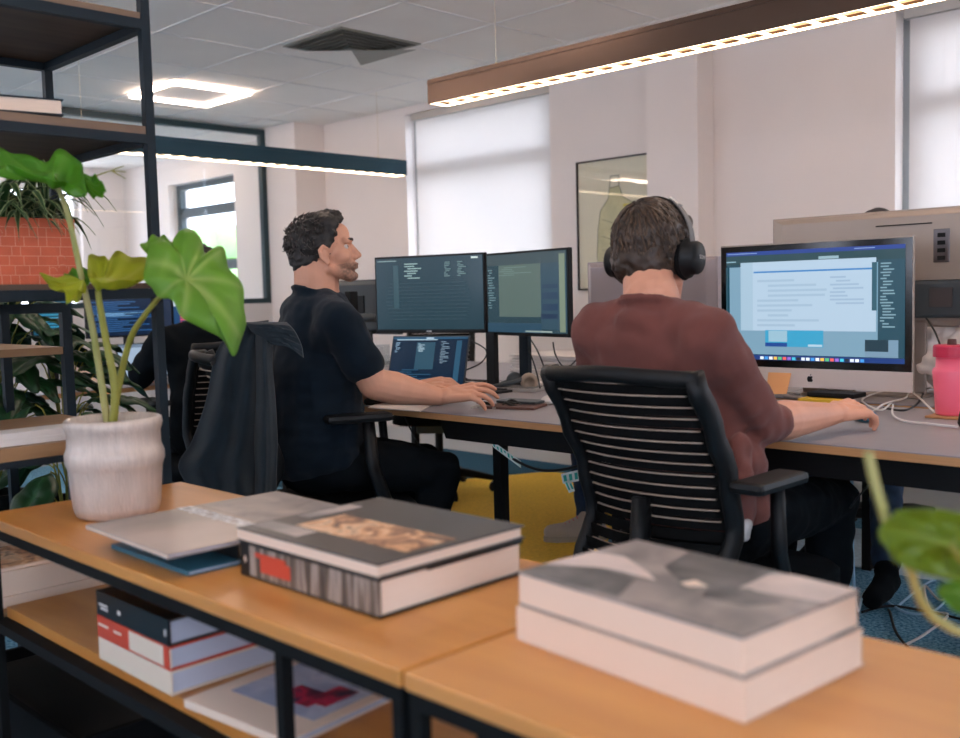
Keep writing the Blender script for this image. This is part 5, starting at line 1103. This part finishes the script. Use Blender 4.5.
# paper piles on the far desk between the stands
for k, (x, y, w_, lab, m) in enumerate(((512, 372, .2, 'pile of white papers lowest on the far desk between the monitor stands', 'paper'),)):
    c = V((3.3, 2.62, DZ)); t = empty('paper_pile', c, 0, lab, 'papers'); b = B()
    for i in range(9): d = random.uniform(-.01, .01); b.box(3.12+d, 3.42+d, 2.46-d, 2.9-d, DZ+.001+.012*i, DZ+.011+.012*i)
    b.build('sheets', m, t)
tag(B().box(3.13, 3.4, 2.44, 2.56, DZ+.112, DZ+.135).build('book', 'cover_dark', bevel=.003), 'dark book on the white paper pile behind the right monitor', 'book')
# cables hanging and lying under the monitors
random.seed(21)
for k in range(9):
    a = on(random.uniform(468, 530), random.uniform(374, 390)); P_ = [a+V((random.uniform(-.09, .09), random.uniform(-.12, .12), .004+.02*random.random())) for _ in range(6)]
    P_ = [V((max(2.2, min(2.9, p.x)), max(1.8, p.y), max(DZ+.003, p.z))) for p in P_]
    tag(B().tube(crom(P_, 6), .0028, 6).build('cable', 'cable_black' if k % 3 else 'cable_white', smooth=True), 'tangled computer cables on the desk below the dark monitors', 'cable', 'cables tangled below the monitors')
cable('cable', [at(531, 340, 3.9), at(538, 352, 3.8), at(545, 370, 3.7), at(548, 384, 3.6)], .003, 'cable_black', 'black cable dropping straight behind the right monitor edge')
cable('cable', [at(522, 336, 3.9), at(532, 358, 3.8), at(538, 378, 3.7), at(540, 388, 3.62)], .003, 'cable_black', 'black cable dropping beside the steel monitor stand')
cable('cable', [at(553, 342, 4.0), at(556, 356, 4.0), at(566, 368, 4.0), at(580, 356, 4.0)], .003, 'cable_black', 'black cable looping behind the right monitor towards the man in maroon')
cable('cable', [at(470, 340, 3.95), at(486, 350, 3.9), at(482, 362, 3.85), at(466, 370, 3.8)], .003, 'cable_black', 'black cable looping between the laptop and the monitor stand')
cable('cable', [gz(404, 416, .70), at(412, 432, 3.4), at(420, 446, 3.4)], .0025, 'cable_black', 'thin cable hanging from the desk beside the armrest')
# taped cable under the desk
P_ = [at(474, 424, 3.1), at(492, 441, 3.08), at(515, 460, 3.05), at(540, 470, 3.0), at(566, 469, 2.95), at(590, 462, 2.9)]
tc = cable('cable', P_, .0045, 'cable_black', 'black cable with white and teal tape flags sagging under the desk')
def tape(pts, t0, n, seed):
    p = [at(x, y, t0) for x, y in pts]; B().prism(p, FW*.0008).build('tape_flag', 'tape', tc); b = B(); rd = random.Random(seed)
    for i in range(n):
        f = (i+.3)/n; a = p[0].lerp(p[1], f); c = p[3].lerp(p[2], f); f2 = f+.55/n; a2 = p[0].lerp(p[1], f2); c2 = p[3].lerp(p[2], f2)
        lo, hi = rd.choice(((.2, .8), (.2, .5), (.35, .8))); b.prism([a.lerp(c, lo)-FW*.0006, a2.lerp(c2, lo)-FW*.0006, a2.lerp(c2, hi)-FW*.0006, a.lerp(c, hi)-FW*.0006], FW*.0004)
    b.build('tape_print', 'tape_teal', tc)
tape([(491, 440), (521, 461), (521, 468), (493, 447)][0:4], 3.05, 8, 1); tape([(561, 474), (578, 470), (579, 481), (563, 484)], 2.93, 3, 2); tape([(563, 480), (570, 479), (575, 491), (569, 493)], 2.93, 2, 3)
# desk at right: bottle, coaster, box, cables, bag
c = V((2.84, 1.012, DZ)); tag(B().box(c.x-.055, c.x+.055, c.y-.05, c.y+.05, DZ+.0005, DZ+.007).build('coaster', 'ply', bevel=.002), 'light wooden coaster under the pink bottle', 'coaster')
t = empty('water_bottle', c+Z*.007, 0, 'pink plastic water bottle with a red lid at the right edge of the desk', 'bottle'); c = c+Z*.0075
b = B(); k = 44; b.lathe([(0, 0), (.036, 0), (.04, .004), (.0455, .08), (.049, .118), (.047, .126), (.041, .13), (.04, .158), (0, .158)], c, k); b.build('bottle_body', 'bottle', t, smooth=True)
B().lathe([(0, .158), (.0475, .158), (.0475, .186), (.044, .19), (0, .191)], c, 40).build('lid', 'bottle_lid', t, smooth=False, bevel=.001); B().lathe([(.0, .191), (.012, .191), (.011, .206), (0, .207)], c, 20).build('spout', 'notebook', t)
c = on(822, 405); tag(B().box(c.x-.04, c.x+.04, c.y-.075, c.y+.06, DZ+.0005, DZ+.022).build('card_box', 'yellow', bevel=.002), 'flat yellow box under the silver computer', 'box')
tag(B().box(c.x-.0, c.x+.09, c.y-.1, c.y+.05, DZ+.023, DZ+.038).build('hard_drive', 'black', bevel=.004), 'black hard drive on the yellow box under the silver computer', 'hard drive')
b = B(); b.ell((3.4, 1.02, DZ+.09), (.13, .32, .15), None, 30, 20); b.ell((3.42, 1.2, DZ+.1), (.1, .2, .1), None); 
bg_ = remesh(b, 'cloth_bag', 'bag', None, .007, 3, disp=lambda c, n: .028*noise.noise(V((c.x*8, c.y*10, c.z*22)))+.014*noise.noise(c*34)); tag(bg_, 'crumpled cream cloth bag behind the pink bottle', 'bag')
bg_.location.z = .035
WC = [[(892, 402), (880, 410), (862, 400), (880, 392), (905, 388), (935, 388)], [(893, 405), (893, 415), (905, 421), (930, 424), (958, 427)], [(838, 398), (850, 406), (870, 412), (884, 404), (905, 398), (912, 392), (934, 412)], [(915, 378), (924, 386), (920, 400), (906, 410), (884, 408)], [(742, 394), (760, 397), (780, 392), (800, 394)]]
for i, w_ in enumerate(WC):
    tag(B().tube(crom([gz(x, y, DZ+.006+.006*(k % 2)) for k, (x, y) in enumerate(w_)], 8), .0032, 6).build('cable', 'cable_black' if i == 3 else 'cable_white', smooth=True), ('white charging cables looping over the desk beside the pink bottle' if i not in (3, 4) else ('black cable looping among the white ones beside the pink bottle' if i == 3 else 'white cable behind the orange sticky note')), 'cable', 'cables beside the pink bottle' if i not in (3, 4) else None)
cable('cable', [at(926, 318, 3.2), at(934, 330, 3.15), at(940, 345, 3.1), at(944, 362, 3.05)], .003, 'cable_black', 'black cable hanging from the large silver screen')
c = gz(958, 428, DZ); t = empty('spectacles_case', c, 0, 'black round case at the right edge of the desk', 'case'); B().lathe([(0, .001), (.035, .001), (.04, .01), (.035, .04), (.02, .05), (0, .05)], c+V((.03, -.03, 0)), 24).build('case_body', 'black', t, smooth=True)
slabs('sheet', 738, 425, DZ+.0005, .1, .14, .003, .2, 'white sheet of paper beside the elbow of the man in maroon', 'papers', 'paper')
# floor cables at the right
FC = [([(860, 480), (852, 500), (856, 545), (868, 590), (905, 612), (935, 610), (950, 590), (935, 580), (915, 592), (898, 606)], 'cable_blue'), ([(955, 592), (940, 600), (925, 586), (930, 610), (948, 615), (925, 634), (905, 645)], 'cable_white'), ([(880, 560), (884, 590), (890, 612), (896, 632), (910, 650)], 'cable_black'), ([(862, 612), (890, 606), (930, 612), (965, 620)], 'cable_black')]
for i, (w_, m) in enumerate(FC):
    P_ = [gz(x, y, .012) for x, y in w_]
    if i == 0: P_[0] = V((2.75, 1.25, .62)); P_[1] = V((2.8, 1.27, .35)); P_[2] = V((2.9, 1.3, .12))
    if i == 2: P_[0] = V((P_[1].x-.02, P_[1].y, .6))
    tag(B().tube(crom(P_, 8), .0045, 6).build('floor_cable', m, smooth=True), ['pale blue cable looping on the carpet below the right desk', 'white cable coiled on the carpet at the right edge', 'black cable dropping to the carpet behind the cream book stack', 'black cable lying straight across the carpet at right'][i], 'cable')
cable('cable', [V((2.7, 1.3, .66)), V((2.66, 1.34, .4)), V((2.6, 1.3, .1)), V((2.4, 1.2, .01))], .004, 'cable_black', 'black cable hanging beside the knee of the man in maroon')
cable('cable', [gx(898, 462, 2.5), gx(880, 478, 2.5), gx(866, 488, 2.5), gx(850, 508, 2.5)], .0025, 'cable_black', 'thin black cable slanting below the right desk tray')
# odds and ends on the far left desk
for k in range(7):
    x = 1.95+.05*k; tag(B().tube(crom([V((x, 4.25+.02*math.sin(k), DZ+.005)), V((x+.04, 4.3, DZ+.02)), V((x+.07, 4.24, DZ+.008)), V((x+.1, 4.32, DZ+.012))], 5), .004, 6).build('cable', 'cable_black' if k % 2 else 'cable_white', smooth=True), 'tangled cables on the far left desk behind the plant stalks', 'cable', 'cables on the far left desk')
# white bag on the floor by the lower right
b = B(); c = gz(962, 648, 0); b.ell((c.x+.05, c.y-.1, .07), (.1, .12, .07), None, 20, 14); o = remesh(b, 'plastic_bag', 'cloth_white', None, .006, 2, disp=lambda c, n: .02*noise.noise(c*22)); tag(o, 'crumpled white bag on the carpet at the right edge', 'bag')
# ================================================================== VIEW
vs_ = bpy.context.scene.view_settings; vs_.view_transform = 'Standard'; vs_.look = 'None'; vs_.gamma = 1; vs_.use_curve_mapping = False; vs_.exposure = 0.92
cy_ = bpy.context.scene.cycles; cy_.max_bounces = 8; cy_.diffuse_bounces = 5; cy_.transparent_max_bounces = 10; cy_.use_denoising = True; cy_.sample_clamp_indirect = 6
def portal(loc, rot, sx, sy):
    l = bpy.data.lights.new('window_portal', 'AREA'); l.shape = 'RECTANGLE'; l.size = sx; l.size_y = sy; l.cycles.is_portal = True
    o = bpy.data.objects.new('window_portal', l); C.objects.link(o); o.location = loc; o.rotation_euler = rot
for a, c, d, e in []: portal((XL-.21, (a+c)/2, (d+e)/2), (PI/2, 0, -PI/2), c-a, e-d)
for a, c, d, e in (): portal((XW+.23, (a+c)/2, (d+e)/2), (PI/2, 0, PI/2), c-a, e-d)
#portal((.7, YB-.21, 1.6), (PI/2, 0, 0), 3.8, 1.4)
#portal((3.98, YE+.21, 1.6), (PI/2, 0, PI), .87, 1.35)
